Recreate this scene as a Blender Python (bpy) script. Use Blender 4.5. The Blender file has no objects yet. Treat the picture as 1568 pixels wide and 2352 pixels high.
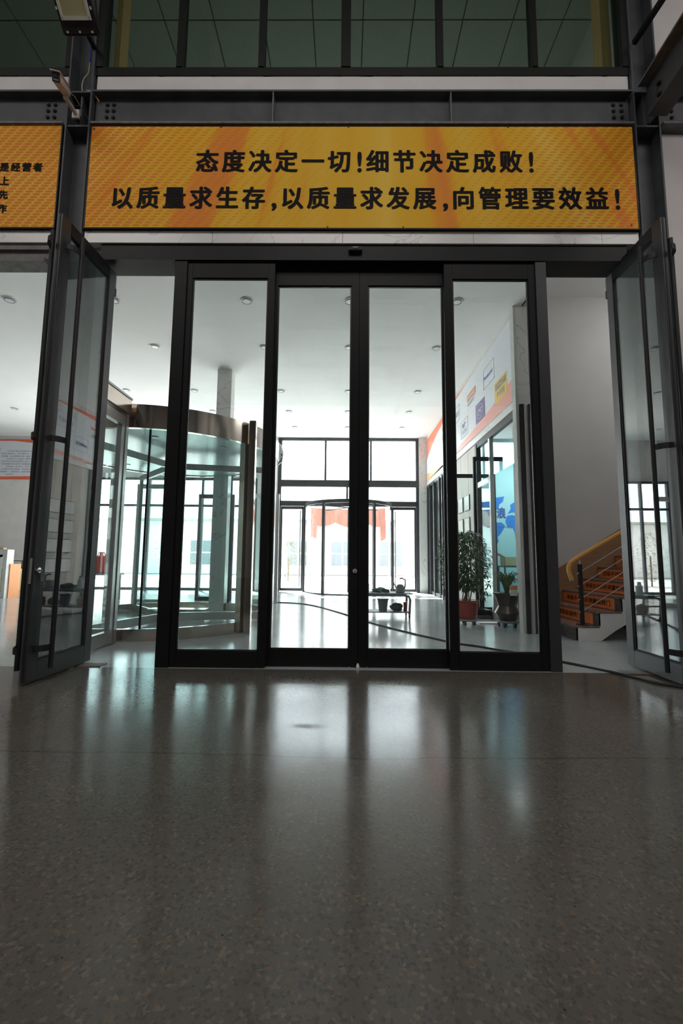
import bpy, bmesh, math, random
from mathutils import Vector, Matrix
random.seed(7)
sc = bpy.context.scene
col = sc.collection
PI = math.pi

# ------------------------------------------------------------------ camera, sky, sun, lights, exposure
def setup_camera():
    cd = bpy.data.cameras.new('camera'); cam = bpy.data.objects.new('camera', cd); col.objects.link(cam)
    right = Vector((0.99992734, 0.00786108, 0.00913839))
    fwd_y = Vector((0.0082615, 0.1051419, -0.99442291))      # image-down axis expressed through the world rows
    # world axes expressed in camera axes (x right, y down, z forward)
    wx = Vector((0.99992734, 0.0082615, -0.00877806)); wy = Vector((0.00786108, 0.1051419, 0.99442616)); wz = Vector((0.00913839, -0.99442291, 0.10506931))
    cr = Vector((wx[0], wy[0], wz[0])); cdn = Vector((wx[1], wy[1], wz[1])); cf = Vector((wx[2], wy[2], wz[2]))
    cr.normalize(); cf.normalize(); cu = (-cdn).normalized()
    m = Matrix((cr, cu, -cf)).transposed().to_4x4()
    m.translation = Vector((0, 0, 1.0))
    cam.matrix_world = m
    cd.sensor_fit = 'VERTICAL'; cd.sensor_height = 36.0; cd.lens = 1012/2352*36
    cd.clip_start = 0.05; cd.clip_end = 300
    sc.camera = cam
setup_camera()

w = bpy.data.worlds.new('sky'); sc.world = w; w.use_nodes = True
nt = w.node_tree; bg = nt.nodes['Background']
tc = nt.nodes.new('ShaderNodeTexCoord'); sp = nt.nodes.new('ShaderNodeSeparateXYZ'); rp = nt.nodes.new('ShaderNodeValToRGB')
nt.links.new(tc.outputs['Generated'], sp.inputs[0]); nt.links.new(sp.outputs['Z'], rp.inputs[0]); nt.links.new(rp.outputs[0], bg.inputs[0])
rp.color_ramp.elements[0].color = (0.93, 0.97, 1.0, 1); rp.color_ramp.elements[1].color = (0.80, 0.89, 1.0, 1)
bg.inputs[1].default_value = 7.5

sun = bpy.data.lights.new('sun', 'SUN'); sun.energy = 48.0; sun.angle = math.radians(1.5); sun.color = (1, 0.96, 0.9)
so = bpy.data.objects.new('sun', sun); col.objects.link(so)
so.rotation_euler = Vector((0.25, -0.50, -1.0)).to_track_quat('-Z', 'Y').to_euler()

def area(name, loc, size, energy, direction, color=(1, 1, 1), portal=False):
    l = bpy.data.lights.new(name, 'AREA'); l.shape = 'RECTANGLE'; l.size, l.size_y = size; l.energy = energy; l.color = color
    o = bpy.data.objects.new(name, l); col.objects.link(o); o.location = loc
    o.rotation_euler = Vector(direction).to_track_quat('-Z', 'Y').to_euler()
    if portal: l.cycles.is_portal = True
    return o
# sky portals standing in the real glazed openings
area('window_portal', (0.08, 13.7, 2.4), (4.4, 4.8), 1, (0, -1, 0), portal=True)
area('window_portal', (-5.7, 13.7, 1.75), (5.8, 3.5), 1, (0, -1, 0), portal=True)
area('window_portal', (-11.35, 8.6, 1.9), (3.4, 7.6), 1, (1, 0, 0), portal=True)
# added fill lights under the hall roof, out of view, to brighten the facade
for x, y in ((-6.0, -1.4), (0.0, -1.4), (6.0, -1.4)):
    area('hall_fill', (x, y, 8.72), (4.2, 3.6), 185, (0, 0, -1), (1.0, 0.965, 0.93))
area('office_fill', (0.0, 8.5, 7.9), (4.0, 1.2), 95, (0, 0, -1), (0.93, 1.0, 0.96))  # added fill, unseen, lifts the ceiling tiles behind the high windows
area('stair_fill', (5.2, 5.9, 5.4), (1.4, 1.6), 36, (-0.35, 0.1, -1), (1.0, 1.0, 0.98))  # added fill, out of view, brightens the stair wall and risers
# ceiling panel of the teal side room
area('side_room_lamp', (3.6, 8.2, 3.18), (1.2, 1.0), 38, (0, 0, -1), (0.95, 1, 1))
sc.view_settings.view_transform = 'Standard'; sc.view_settings.look = 'None'
sc.view_settings.exposure = 0.0; sc.view_settings.gamma = 1.0; sc.view_settings.use_curve_mapping = False
sc.cycles.transparent_max_bounces = 40; sc.cycles.max_bounces = 14; sc.cycles.diffuse_bounces = 6; sc.cycles.glossy_bounces = 6
sc.cycles.sample_clamp_indirect = 8.0

# ------------------------------------------------------------------ materials
MATS = {}
def nodes(name):
    m = bpy.data.materials.new(name); m.use_nodes = True; n = m.node_tree.nodes; l = m.node_tree.links
    return m, n, l, n['Principled BSDF']
def mat(name, c, rough=0.5, metal=0.0, var=0.06, scale=6.0, bump=0.0, spec=0.5, stretch=None, emit=None, coat=0.0):
    if name in MATS: return MATS[name]
    m, n, l, b = nodes(name)
    t = n.new('ShaderNodeTexCoord'); mp = n.new('ShaderNodeMapping'); l.new(t.outputs['Object'], mp.inputs[0])
    if stretch: mp.inputs['Scale'].default_value = stretch
    ns = n.new('ShaderNodeTexNoise'); ns.inputs['Scale'].default_value = scale; ns.inputs['Detail'].default_value = 5
    l.new(mp.outputs[0], ns.inputs['Vector'])
    r = n.new('ShaderNodeValToRGB'); l.new(ns.outputs[0], r.inputs[0])
    r.color_ramp.elements[0].position = 0.3; r.color_ramp.elements[1].position = 0.7
    r.color_ramp.elements[0].color = (*[max(0, v*(1-var)) for v in c], 1); r.color_ramp.elements[1].color = (*[min(1, v*(1+var)) for v in c], 1)
    l.new(r.outputs[0], b.inputs['Base Color'])
    b.inputs['Roughness'].default_value = rough; b.inputs['Metallic'].default_value = metal; b.inputs['Specular IOR Level'].default_value = spec
    if coat: b.inputs['Coat Weight'].default_value = coat
    if bump:
        bp = n.new('ShaderNodeBump'); bp.inputs['Strength'].default_value = bump; bp.inputs['Distance'].default_value = 0.01
        l.new(ns.outputs[0], bp.inputs['Height']); l.new(bp.outputs[0], b.inputs['Normal'])
    if emit:
        b.inputs['Emission Color'].default_value = (*emit[:3], 1); b.inputs['Emission Strength'].default_value = emit[3]
    MATS[name] = m; return m
def glass(name, tint, f0=0.04, rough=0.0):
    m = bpy.data.materials.new(name); m.use_nodes = True; n = m.node_tree.nodes; l = m.node_tree.links
    n.remove(n['Principled BSDF']); out = n['Material Output']
    tr = n.new('ShaderNodeBsdfTransparent'); tr.inputs[0].default_value = (*tint, 1)
    gl = n.new('ShaderNodeBsdfGlossy'); gl.inputs['Roughness'].default_value = rough
    lw = n.new('ShaderNodeLayerWeight'); lw.inputs[0].default_value = 0.5
    p = n.new('ShaderNodeMath'); p.operation = 'POWER'; p.inputs[1].default_value = 5
    a = n.new('ShaderNodeMath'); a.operation = 'MULTIPLY_ADD'; a.inputs[1].default_value = 1-f0; a.inputs[2].default_value = f0
    mx = n.new('ShaderNodeMixShader')
    l.new(lw.outputs['Facing'], p.inputs[0]); l.new(p.outputs[0], a.inputs[0]); l.new(a.outputs[0], mx.inputs[0])
    l.new(tr.outputs[0], mx.inputs[1]); l.new(gl.outputs[0], mx.inputs[2]); l.new(mx.outputs[0], out.inputs[0])
    return m
G_CLEAR = glass('clear_glass', (0.965, 0.985, 0.98))
G_LEAF = glass('swing_door_glass', (0.88, 0.93, 0.925), 0.13)
G_TEAL = glass('green_tinted_glass', (0.93, 0.975, 0.97), 0.045)
G_UP = glass('dark_office_glass', (0.72, 0.80, 0.75), 0.05)
G_PART = glass('partition_glass', (0.93, 0.975, 0.975), 0.04)

def marble(name, base=(0.78, 0.76, 0.75)):
    m, n, l, b = nodes(name)
    t = n.new('ShaderNodeTexCoord'); ns = n.new('ShaderNodeTexNoise'); ns.inputs['Scale'].default_value = 1.1; ns.inputs['Detail'].default_value = 6; ns.inputs['Distortion'].default_value = 1.2
    l.new(t.outputs['Object'], ns.inputs['Vector'])
    r = n.new('ShaderNodeValToRGB'); e = r.color_ramp.elements
    e[0].position = 0.0; e[0].color = (*base, 1); e[1].position = 1.0; e[1].color = (*base, 1)
    for p, f in ((0.495, 1.0), (0.503, 0.62), (0.511, 1.0)):
        x = e.new(p); x.color = (*[v*f for v in base], 1)
    l.new(ns.outputs[0], r.inputs[0]); l.new(r.outputs[0], b.inputs['Base Color']); b.inputs['Roughness'].default_value = 0.25
    return m
M_MARBLE = marble('white_veined_marble')

def floor_mat(name, base, speck, rough, crack=None, bluish=False):
    m, n, l, b = nodes(name)
    t = n.new('ShaderNodeTexCoord')
    def noise(s, d=4, dist=0):
        x = n.new('ShaderNodeTexNoise'); x.inputs['Scale'].default_value = s; x.inputs['Detail'].default_value = d; x.inputs['Distortion'].default_value = dist
        l.new(t.outputs['Object'], x.inputs['Vector']); return x
    def ramp(src, p0, p1, c0, c1):
        r = n.new('ShaderNodeValToRGB'); l.new(src, r.inputs[0]); r.color_ramp.elements[0].position = p0; r.color_ramp.elements[1].position = p1
        r.color_ramp.elements[0].color = (*c0, 1); r.color_ramp.elements[1].color = (*c1, 1); return r
    def mix(fac, a, bb, mode='MIX'):
        x = n.new('ShaderNodeMix'); x.data_type = 'RGBA'; x.blend_type = mode
        if isinstance(fac, float): x.inputs[0].default_value = fac
        else: l.new(fac, x.inputs[0])
        for i, v in ((6, a), (7, bb)):
            if isinstance(v, tuple): x.inputs[i].default_value = (*v, 1)
            else: l.new(v, x.inputs[i])
        return x.outputs[2]
    big = noise(1.6, 5); c = ramp(big.outputs[0], 0.3, 0.72, tuple(v*0.86 for v in base), tuple(min(1, v*1.14) for v in base)).outputs[0]
    v = n.new('ShaderNodeTexVoronoi'); v.inputs['Scale'].default_value = 98; l.new(t.outputs['Object'], v.inputs['Vector'])
    sp_ = n.new('ShaderNodeSeparateColor'); l.new(v.outputs['Color'], sp_.inputs[0])
    dark = ramp(sp_.outputs[0], 0.70, 0.86, (0, 0, 0), (speck, speck, speck)); c = mix(dark.outputs[0], c, tuple(v_*0.55 for v_ in base))
    lite = ramp(sp_.outputs[1], 0.86, 0.95, (0, 0, 0), (speck*.75, speck*.75, speck*.75)); c = mix(lite.outputs[0], c, (base[0]*2.1, base[1]*1.85, base[2]*1.45))
    ambr = ramp(sp_.outputs[2], 0.965, 0.985, (0, 0, 0), (speck, speck, speck)); c = mix(ambr.outputs[0], c, (base[0]*1.7, base[1]*1.15, base[2]*0.7))
    fine = noise(260, 3); c = mix(0.35, c, ramp(fine.outputs[0], 0.3, 0.7, tuple(v_*.7 for v_ in base), tuple(v_*1.3 for v_ in base)).outputs[0])
    # pits: small dark holes
    v2 = n.new('ShaderNodeTexVoronoi'); v2.inputs['Scale'].default_value = 16; v2.inputs['Randomness'].default_value = 1; l.new(t.outputs['Object'], v2.inputs['Vector'])
    pit = ramp(v2.outputs['Distance'], 0.035, 0.06, (1, 1, 1), (0, 0, 0))
    s2 = n.new('ShaderNodeSeparateColor'); l.new(v2.outputs['Color'], s2.inputs[0]); pm = ramp(s2.outputs[0], 0.72, 0.74, (0, 0, 0), (1, 1, 1))
    pp = n.new('ShaderNodeMath'); pp.operation = 'MULTIPLY'; l.new(pit.outputs[0], pp.inputs[0]); l.new(pm.outputs[0], pp.inputs[1])
    c = mix(pp.outputs[0], c, (0.02, 0.018, 0.015))
    if crack is not None:
        sx = n.new('ShaderNodeSeparateXYZ'); l.new(t.outputs['Object'], sx.inputs[0])
        wv = noise(0.7, 6); ma = n.new('ShaderNodeMath'); ma.operation = 'MULTIPLY_ADD'; l.new(wv.outputs[0], ma.inputs[0]); ma.inputs[1].default_value = 0.22; l.new(sx.outputs['Y'], ma.inputs[2])
        sb = n.new('ShaderNodeMath'); sb.operation = 'SUBTRACT'; l.new(ma.outputs[0], sb.inputs[0]); sb.inputs[1].default_value = crack
        ab = n.new('ShaderNodeMath'); ab.operation = 'ABSOLUTE'; l.new(sb.outputs[0], ab.inputs[0])
        cr = ramp(ab.outputs[0], 0.002, 0.012, (0.55, 0.55, 0.55), (0, 0, 0)); c = mix(cr.outputs[0], c, tuple(v_*0.35 for v_ in base))
        # darker band by the door line
        wr = ramp(sx.outputs['Y'], 3.72, 3.86, (0, 0, 0), (0.5, 0.5, 0.5)); c = mix(wr.outputs[0], c, tuple(v_*0.75 for v_ in base))
    l.new(c, b.inputs['Base Color'])
    rr = n.new('ShaderNodeMapRange'); rr.inputs[1].default_value = 0.3; rr.inputs[2].default_value = 0.7; rr.inputs[3].default_value = rough*0.8; rr.inputs[4].default_value = rough*1.25
    l.new(noise(2.3, 6, 0.6).outputs[0], rr.inputs[0]); l.new(rr.outputs[0], b.inputs['Roughness'])
    if crack is not None:   # dull smudge on the polish in front of the doors
        vm = n.new('ShaderNodeVectorMath'); vm.operation = 'SUBTRACT'; l.new(t.outputs['Object'], vm.inputs[0]); vm.inputs[1].default_value = (-0.22, 2.76, 0)
        vs_ = n.new('ShaderNodeVectorMath'); vs_.operation = 'MULTIPLY'; l.new(vm.outputs[0], vs_.inputs[0]); vs_.inputs[1].default_value = (4.2, 9.0, 0)
        ln = n.new('ShaderNodeVectorMath'); ln.operation = 'LENGTH'; l.new(vs_.outputs[0], ln.inputs[0])
        ad = n.new('ShaderNodeMath'); ad.operation = 'ADD'; l.new(ln.outputs['Value'], ad.inputs[0]); l.new(big.outputs[0], ad.inputs[1])
        sm = ramp(ad.outputs[0], 0.55, 1.45, (0.22, 0.22, 0.22), (0, 0, 0))
        ra = n.new('ShaderNodeMath'); ra.operation = 'ADD'; l.new(rr.outputs[0], ra.inputs[0]); l.new(sm.outputs[0], ra.inputs[1]); l.new(ra.outputs[0], b.inputs['Roughness'])
    bp = n.new('ShaderNodeBump'); bp.inputs['Strength'].default_value = 0.05; bp.inputs['Distance'].default_value = 0.003
    l.new(noise(40, 4).outputs[0], bp.inputs['Height']); l.new(bp.outputs[0], b.inputs['Normal'])
    b.inputs['Specular IOR Level'].default_value = 0.26
    return m
M_FLOOR = floor_mat('polished_brown_concrete', (0.098, 0.092, 0.081), 0.72, 0.145, crack=2.46)
M_FLOOR_IN = floor_mat('polished_blue_grey_concrete', (0.36, 0.39, 0.40), 0.25, 0.16)

def banner_mat(name, cx, cz, hw):
    """orange print: sunburst rays plus rows of oval halftone dots growing towards the ends"""
    m, n, l, b = nodes(name)
    t = n.new('ShaderNodeTexCoord'); s = n.new('ShaderNodeSeparateXYZ'); l.new(t.outputs['Object'], s.inputs[0])
    def M(op, a, c=None, d=None):
        x = n.new('ShaderNodeMath'); x.operation = op
        for i, v in enumerate((a, c, d)):
            if v is None: continue
            if isinstance(v, (int, float)): x.inputs[i].default_value = v
            else: l.new(v, x.inputs[i])
        return x.outputs[0]
    X = M('SUBTRACT', s.outputs['X'], cx); Z = M('SUBTRACT', s.outputs['Z'], cz)
    ang = M('ARCTAN2', Z, X)
    nz = n.new('ShaderNodeTexNoise'); nz.noise_dimensions = '1D'; nz.inputs['Scale'].default_value = 8.0; nz.inputs['Detail'].default_value = 3; l.new(ang, nz.inputs['W'])
    n2 = n.new('ShaderNodeTexNoise'); n2.inputs['Scale'].default_value = 0.9; l.new(t.outputs['Object'], n2.inputs['Vector'])
    f = M('ADD', M('MULTIPLY', nz.outputs[0], 0.75), M('MULTIPLY', n2.outputs[0], 0.25))
    r = n.new('ShaderNodeValToRGB'); l.new(f, r.inputs[0]); e = r.color_ramp.elements
    e[0].position = 0.34; e[0].color = (0.86, 0.29, 0.04, 1); e[1].position = 0.48; e[1].color = (0.88, 0.49, 0.028, 1)
    x = e.new(0.42); x.color = (0.88, 0.35, 0.03, 1); x = e.new(0.45); x.color = (0.88, 0.47, 0.026, 1); x = e.new(0.66); x.color = (0.92, 0.58, 0.07, 1)
    # dots
    px, pz = 0.10, 0.031
    row = M('FLOOR', M('DIVIDE', Z, pz)); xs = M('ADD', X, M('MULTIPLY', row, -0.026))
    u = M('SUBTRACT', M('FRACT', M('DIVIDE', xs, px)), 0.5); v = M('SUBTRACT', M('FRACT', M('DIVIDE', Z, pz)), 0.5)
    d = M('SQRT', M('ADD', M('MULTIPLY', M('MULTIPLY', u, u), 1.0), M('MULTIPLY', M('MULTIPLY', v, v), 1.0)))
    grow = M('MINIMUM', M('DIVIDE', M('ABSOLUTE', X), hw), 1.0)
    rad = M('MULTIPLY_ADD', grow, 0.34, 0.08)
    inside = M('LESS_THAN', d, rad)
    amt = M('MULTIPLY', inside, M('MULTIPLY_ADD', grow, 0.62, 0.16))
    mx = n.new('ShaderNodeMix'); mx.data_type = 'RGBA'; l.new(amt, mx.inputs[0]); l.new(r.outputs[0], mx.inputs[6]); mx.inputs[7].default_value = (0.85, 0.17, 0.035, 1)
    l.new(mx.outputs[2], b.inputs['Base Color']); b.inputs['Roughness'].default_value = 0.55; b.inputs['Specular IOR Level'].default_value = 0.15
    return m

M_DARK = mat('dark_bronze_aluminium', (0.013, 0.0125, 0.013), 0.42, 0.0, 0.12, 3, 0, 0.18)
M_DARK2 = mat('charcoal_aluminium', (0.040, 0.041, 0.046), 0.36, 0.0, 0.10, 3)
M_STEEL = mat('grey_painted_steel', (0.085, 0.091, 0.100), 0.5, 0.0, 0.16, 5, 0.05, 0.3)
M_STEELD = mat('dull_grey_steel_edge', (0.17, 0.165, 0.16), 0.6, 0.0, 0.25, 14)
M_WIN = mat('black_window_frame', (0.016, 0.016, 0.016), 0.45, 0, 0.05, 6, 0, 0.2)
M_WHITE = mat('off_white_paint', (0.78, 0.75, 0.74), 0.7, 0, 0.05, 4, 0.05)
M_PINKW = mat('warm_white_wall', (0.74, 0.70, 0.70), 0.75, 0, 0.04, 3)
M_GREYW = mat('light_grey_wall', (0.60, 0.60, 0.59), 0.8, 0, 0.03, 2)
M_CEIL = mat('white_ceiling_paint', (0.86, 0.865, 0.86), 0.85, 0, 0.02, 1.5)
M_TEAL = mat('pale_teal_wall', (0.42, 0.66, 0.69), 0.8, 0, 0.03, 1.2)
M_TAN = mat('beige_wood_panel', (0.62, 0.55, 0.49), 0.55, 0, 0.08, 3, 0, 0.5, (8, 8, 0.5))
M_SS = mat('brushed_stainless', (0.60, 0.53, 0.47), 0.16, 1.0, 0.06, 4, 0, 0.5, (1, 1, 60))
M_SSL = mat('satin_aluminium', (0.52, 0.51, 0.50), 0.32, 0.85, 0.05, 4)
M_CHROME = mat('chrome', (0.8, 0.8, 0.8), 0.08, 1.0, 0.02)
M_BLACKR = mat('black_rubber', (0.015, 0.015, 0.016), 0.6)
M_INK = mat('black_print', (0.010, 0.008, 0.010), 0.6, 0, 0.02, 6, 0, 0.1)
M_RUST = mat('dark_rusty_bolt', (0.035, 0.028, 0.025), 0.6, 0.2, 0.3, 30)
M_BOARD = mat('white_sign_board', (0.80, 0.82, 0.87), 0.4, 0, 0.02)
M_RED = mat('red_orange_print', (0.80, 0.14, 0.06), 0.45, 0, 0.12, 0.8)
M_PINKR = mat('soft_red_print', (0.86, 0.38, 0.31), 0.45, 0, 0.1, 0.8)
M_ORNG = mat('orange_print', (0.88, 0.35, 0.12), 0.45, 0, 0.08, 0.8)
M_GREYT = mat('grey_print', (0.25, 0.25, 0.28), 0.5)
M_YEL = mat('yellow_print', (0.85, 0.58, 0.12), 0.45)
M_PURP = mat('purple_print', (0.16, 0.10, 0.30), 0.45)
M_BLUE = mat('blue_print', (0.05, 0.08, 0.40), 0.45)
M_RUSTO = mat('brown_orange_print', (0.62, 0.24, 0.10), 0.45)
M_MAP = mat('bright_blue_map', (0.02, 0.20, 0.66), 0.5)
M_STEPO = mat('orange_step_sheet', (0.92, 0.27, 0.085), 0.4, 0, 0.05)
M_STONE = mat('dark_polished_stone', (0.10, 0.09, 0.09), 0.12, 0, 0.35, 9)
M_TREAD = mat('brown_stone_tread', (0.22, 0.17, 0.15), 0.18, 0, 0.2, 14)
M_WOODB = mat('brown_wood_skirting', (0.33, 0.19, 0.10), 0.45, 0, 0.12, 4, 0, 0.5, (1, 1, 12))
M_RAIL = mat('honey_wood_handrail', (0.66, 0.33, 0.085), 0.3, 0, 0.1, 5, 0, 0.5, (2, 12, 12), coat=0.3)
M_LEAFG = mat('glossy_green_leaf', (0.045, 0.12, 0.03), 0.35, 0, 0.45, 3)
M_LEAFG2 = mat('grass_green_leaf', (0.07, 0.16, 0.05), 0.4, 0, 0.4, 5)
M_BARK = mat('grey_brown_stem', (0.16, 0.11, 0.07), 0.8, 0, 0.2, 20)
M_POT = mat('dark_red_ceramic', (0.33, 0.05, 0.035), 0.25, 0, 0.12, 3)
M_POTB = mat('black_brown_ceramic', (0.05, 0.035, 0.03), 0.25, 0, 0.12, 3)
M_SOIL = mat('soil', (0.05, 0.035, 0.025), 0.95, 0, 0.3, 40, 0.4)
M_PLAST = mat('grey_plastic', (0.25, 0.27, 0.29), 0.5)
M_CARD = mat('brown_cardboard', (0.55, 0.38, 0.20), 0.8)
M_LED = mat('yellow_led_panel', (0.52, 0.50, 0.27), 0.5)
M_REFL = mat('white_reflector', (0.75, 0.76, 0.74), 0.3)
M_CAMW = mat('white_camera_shell', (0.66, 0.62, 0.60), 0.4)
M_CREAM = mat('cream_cable', (0.55, 0.47, 0.36), 0.6)
M_BLUEC = mat('blue_cable_sleeve', (0.02, 0.05, 0.30), 0.5)
M_TAPE = mat('orange_tape', (0.75, 0.28, 0.03), 0.5)
M_CRATE = mat('dull_green_tool_bag', (0.10, 0.16, 0.12), 0.7)
M_ROOF = mat('grey_green_roof_sheet', (0.27, 0.29, 0.26), 0.6, 0, 0.1, 2)
M_TILE = mat('grey_mineral_ceiling_tile', (0.40, 0.42, 0.38), 0.8, 0, 0.05, 30)
M_GRID = mat('ceiling_grid_strip', (0.12, 0.13, 0.13), 0.6)
M_AMBER = mat('amber_wood_jamb', (0.72, 0.42, 0.18), 0.5, 0, 0.1, 3, 0, 0.5, (6, 6, 0.5))
M_PAVE = mat('pale_concrete_paving', (0.52, 0.51, 0.49), 0.8, 0, 0.06, 1)
M_EXTW = mat('pale_rendered_facade', (0.66, 0.64, 0.62), 0.8)
M_EXTG = mat('blue_grey_window_pane', (0.14, 0.155, 0.17), 0.3)
M_CLOTH = mat('faded_red_cloth', (0.40, 0.235, 0.20), 0.8, 0, 0.1, 3)
M_EXTLEAF = mat('sunlit_shrub_leaf', (0.10, 0.12, 0.03), 0.6, 0, 0.35, 4)
M_CHALK = mat('white_plaster_blob', (0.8, 0.8, 0.8), 0.8)
M_PLAQ = mat('silver_plaque', (0.72, 0.71, 0.69), 0.35, 0.1, 0.12, 3)

# ------------------------------------------------------------------ geometry helpers
class MB:
    def __init__(self): self.bm = bmesh.new()
    def box(self, x0, x1, y0, y1, z0, z1):
        r = bmesh.ops.create_cube(self.bm, size=1)
        bmesh.ops.scale(self.bm, vec=(abs(x1-x0), abs(y1-y0), abs(z1-z0)), verts=r['verts'])
        bmesh.ops.translate(self.bm, vec=((x0+x1)/2, (y0+y1)/2, (z0+z1)/2), verts=r['verts']); return self
    def obox(self, c, size, rot):   # oriented box
        r = bmesh.ops.create_cube(self.bm, size=1)
        bmesh.ops.scale(self.bm, vec=size, verts=r['verts'])
        bmesh.ops.transform(self.bm, matrix=Matrix.Translation(c) @ rot.to_4x4(), verts=r['verts']); return self
    def bar(self, a, b, wx, wy=None):
        a = Vector(a); b = Vector(b); d = b-a; wy = wy or wx
        q = d.to_track_quat('Z', 'Y').to_matrix()
        return self.obox((a+b)/2, (wx, wy, d.length), q)
    def cyl(self, a, b, r, r2=None, seg=14):
        a = Vector(a); b = Vector(b); d = b-a
        m = Matrix.Translation((a+b)/2) @ d.to_track_quat('Z', 'Y').to_matrix().to_4x4()
        bmesh.ops.create_cone(self.bm, cap_ends=True, segments=seg, radius1=r, radius2=r if r2 is None else r2, depth=d.length, matrix=m); return self
    def tube(self, pts, r, seg=8):
        pts = [Vector(p) for p in pts]; rings = []
        q = None; d0 = None
        for i, p in enumerate(pts):
            d = (pts[min(i+1, len(pts)-1)]-pts[max(i-1, 0)]).normalized()
            q = d.to_track_quat('Z', 'Y').to_matrix() if q is None else d0.rotation_difference(d).to_matrix() @ q
            d0 = d
            rr = r[i] if isinstance(r, (list, tuple)) else r
            rings.append([self.bm.verts.new(p+q @ Vector((math.cos(2*PI*k/seg)*rr, math.sin(2*PI*k/seg)*rr, 0))) for k in range(seg)])
        for i in range(len(rings)-1):
            for k in range(seg):
                self.bm.faces.new((rings[i][k], rings[i][(k+1) % seg], rings[i+1][(k+1) % seg], rings[i+1][k]))
        self.bm.faces.new(rings[0][::-1]); self.bm.faces.new(rings[-1]); return self
    def arc(self, c, R, th, z0, z1, a0, a1, n=24):  # curved wall slab, degrees
        closed = abs(a1-a0) >= 359.9; st = []
        for i in range(n+(0 if closed else 1)):
            a = math.radians(a0+(a1-a0)*i/n); cs, sn = math.cos(a), math.sin(a)
            st.append([self.bm.verts.new((c[0]+rr*cs, c[1]+rr*sn, z)) for rr, z in ((R, z0), (R, z1), (R-th, z1), (R-th, z0))])
        N = len(st)
        for i in range(N if closed else N-1):
            A = st[i]; B = st[(i+1) % N]
            for k in range(4): self.bm.faces.new((A[k], B[k], B[(k+1) % 4], A[(k+1) % 4]))
        if not closed: self.bm.faces.new(st[0][::-1]); self.bm.faces.new(st[-1])
        return self
    def lathe(self, c, prof, seg=28):
        rings = []
        for r, z in prof:
            rings.append([self.bm.verts.new((c[0]+r*math.cos(2*PI*k/seg), c[1]+r*math.sin(2*PI*k/seg), c[2]+z)) for k in range(seg)])
        for i in range(len(rings)-1):
            for k in range(seg): self.bm.faces.new((rings[i][k], rings[i][(k+1) % seg], rings[i+1][(k+1) % seg], rings[i+1][k]))
        self.bm.faces.new(rings[0][::-1]); self.bm.faces.new(rings[-1]); return self
    def prism(self, pts, depth):  # pts 3D polygon, depth vector
        d = Vector(depth); A = [self.bm.verts.new(p) for p in pts]; B = [self.bm.verts.new(Vector(p)+d) for p in pts]; n = len(pts)
        self.bm.faces.new(A); self.bm.faces.new(B[::-1])
        for i in range(n): self.bm.faces.new((A[i], B[i], B[(i+1) % n], A[(i+1) % n]))
        return self
    def build(self, name, m, parent=None, smooth=False, bevel=0.0):
        bmesh.ops.recalc_face_normals(self.bm, faces=self.bm.faces)
        if bevel: bmesh.ops.bevel(self.bm, geom=self.bm.edges[:], offset=bevel, segments=2, affect='EDGES', clamp_overlap=True)
        me = bpy.data.meshes.new(name); self.bm.to_mesh(me); self.bm.free()
        if smooth:
            for p in me.polygons: p.use_smooth = True
            try: me.set_sharp_from_angle(angle=math.radians(35))
            except Exception: pass
        me.materials.append(m)
        o = bpy.data.objects.new(name, me); col.objects.link(o)
        if parent: o.parent = parent; o.matrix_parent_inverse = parent.matrix_world.inverted() if parent.parent is None else (parent.parent.matrix_world @ Matrix.Identity(4)).inverted()
        return o
def tag(o, label=None, cat=None, group=None, kind=None):
    if label: o['label'] = label
    if cat: o['category'] = cat
    if group: o['group'] = group
    if kind: o['kind'] = kind
    return o
def thing(name, label, cat, group=None):   # an Empty at the world origin of its parts is moved to its base by settle()
    o = bpy.data.objects.new(name, None); col.objects.link(o); o.empty_display_size = 0.1
    return tag(o, label, cat, group)
def struct(name, mb, m, label=None, cat=None, parent=None):
    o = mb.build(name, m, parent)
    if parent is None:
        o['kind'] = 'structure'
        if label: o['label'] = label
        if cat: o['category'] = cat
    return o
def settle(root):
    """move a thing's Empty to the centre of its base without moving its parts"""
    lo = Vector((1e9,)*3); hi = Vector((-1e9,)*3)
    kids = list(root.children)
    for k in kids:
        for c in [k]+list(k.children):
            if c.type == 'MESH':
                for v in c.data.vertices:
                    for i in range(3): lo[i] = min(lo[i], v.co[i]); hi[i] = max(hi[i], v.co[i])
    base = Vector(((lo.x+hi.x)/2, (lo.y+hi.y)/2, lo.z))
    root.location = base
    done = set()
    for k in kids:
        for c in [k]+list(k.children):
            if c.type == 'MESH':
                if c.data.name not in done: done.add(c.data.name); c.data.transform(Matrix.Translation(-base))
                c.matrix_parent_inverse = Matrix.Identity(4)
    return root
def dup(root, delta, label=None, rotz=None):
    r = root.copy(); col.objects.link(r); r.location = root.location+Vector(delta)
    if rotz is not None: r.rotation_euler = (0, 0, rotz)
    if label: r['label'] = label
    for ch in root.children:
        c = ch.copy(); col.objects.link(c); c.parent = r
        for g in ch.children:
            d = g.copy(); col.objects.link(d); d.parent = c
    return r
_tc = {}
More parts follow.
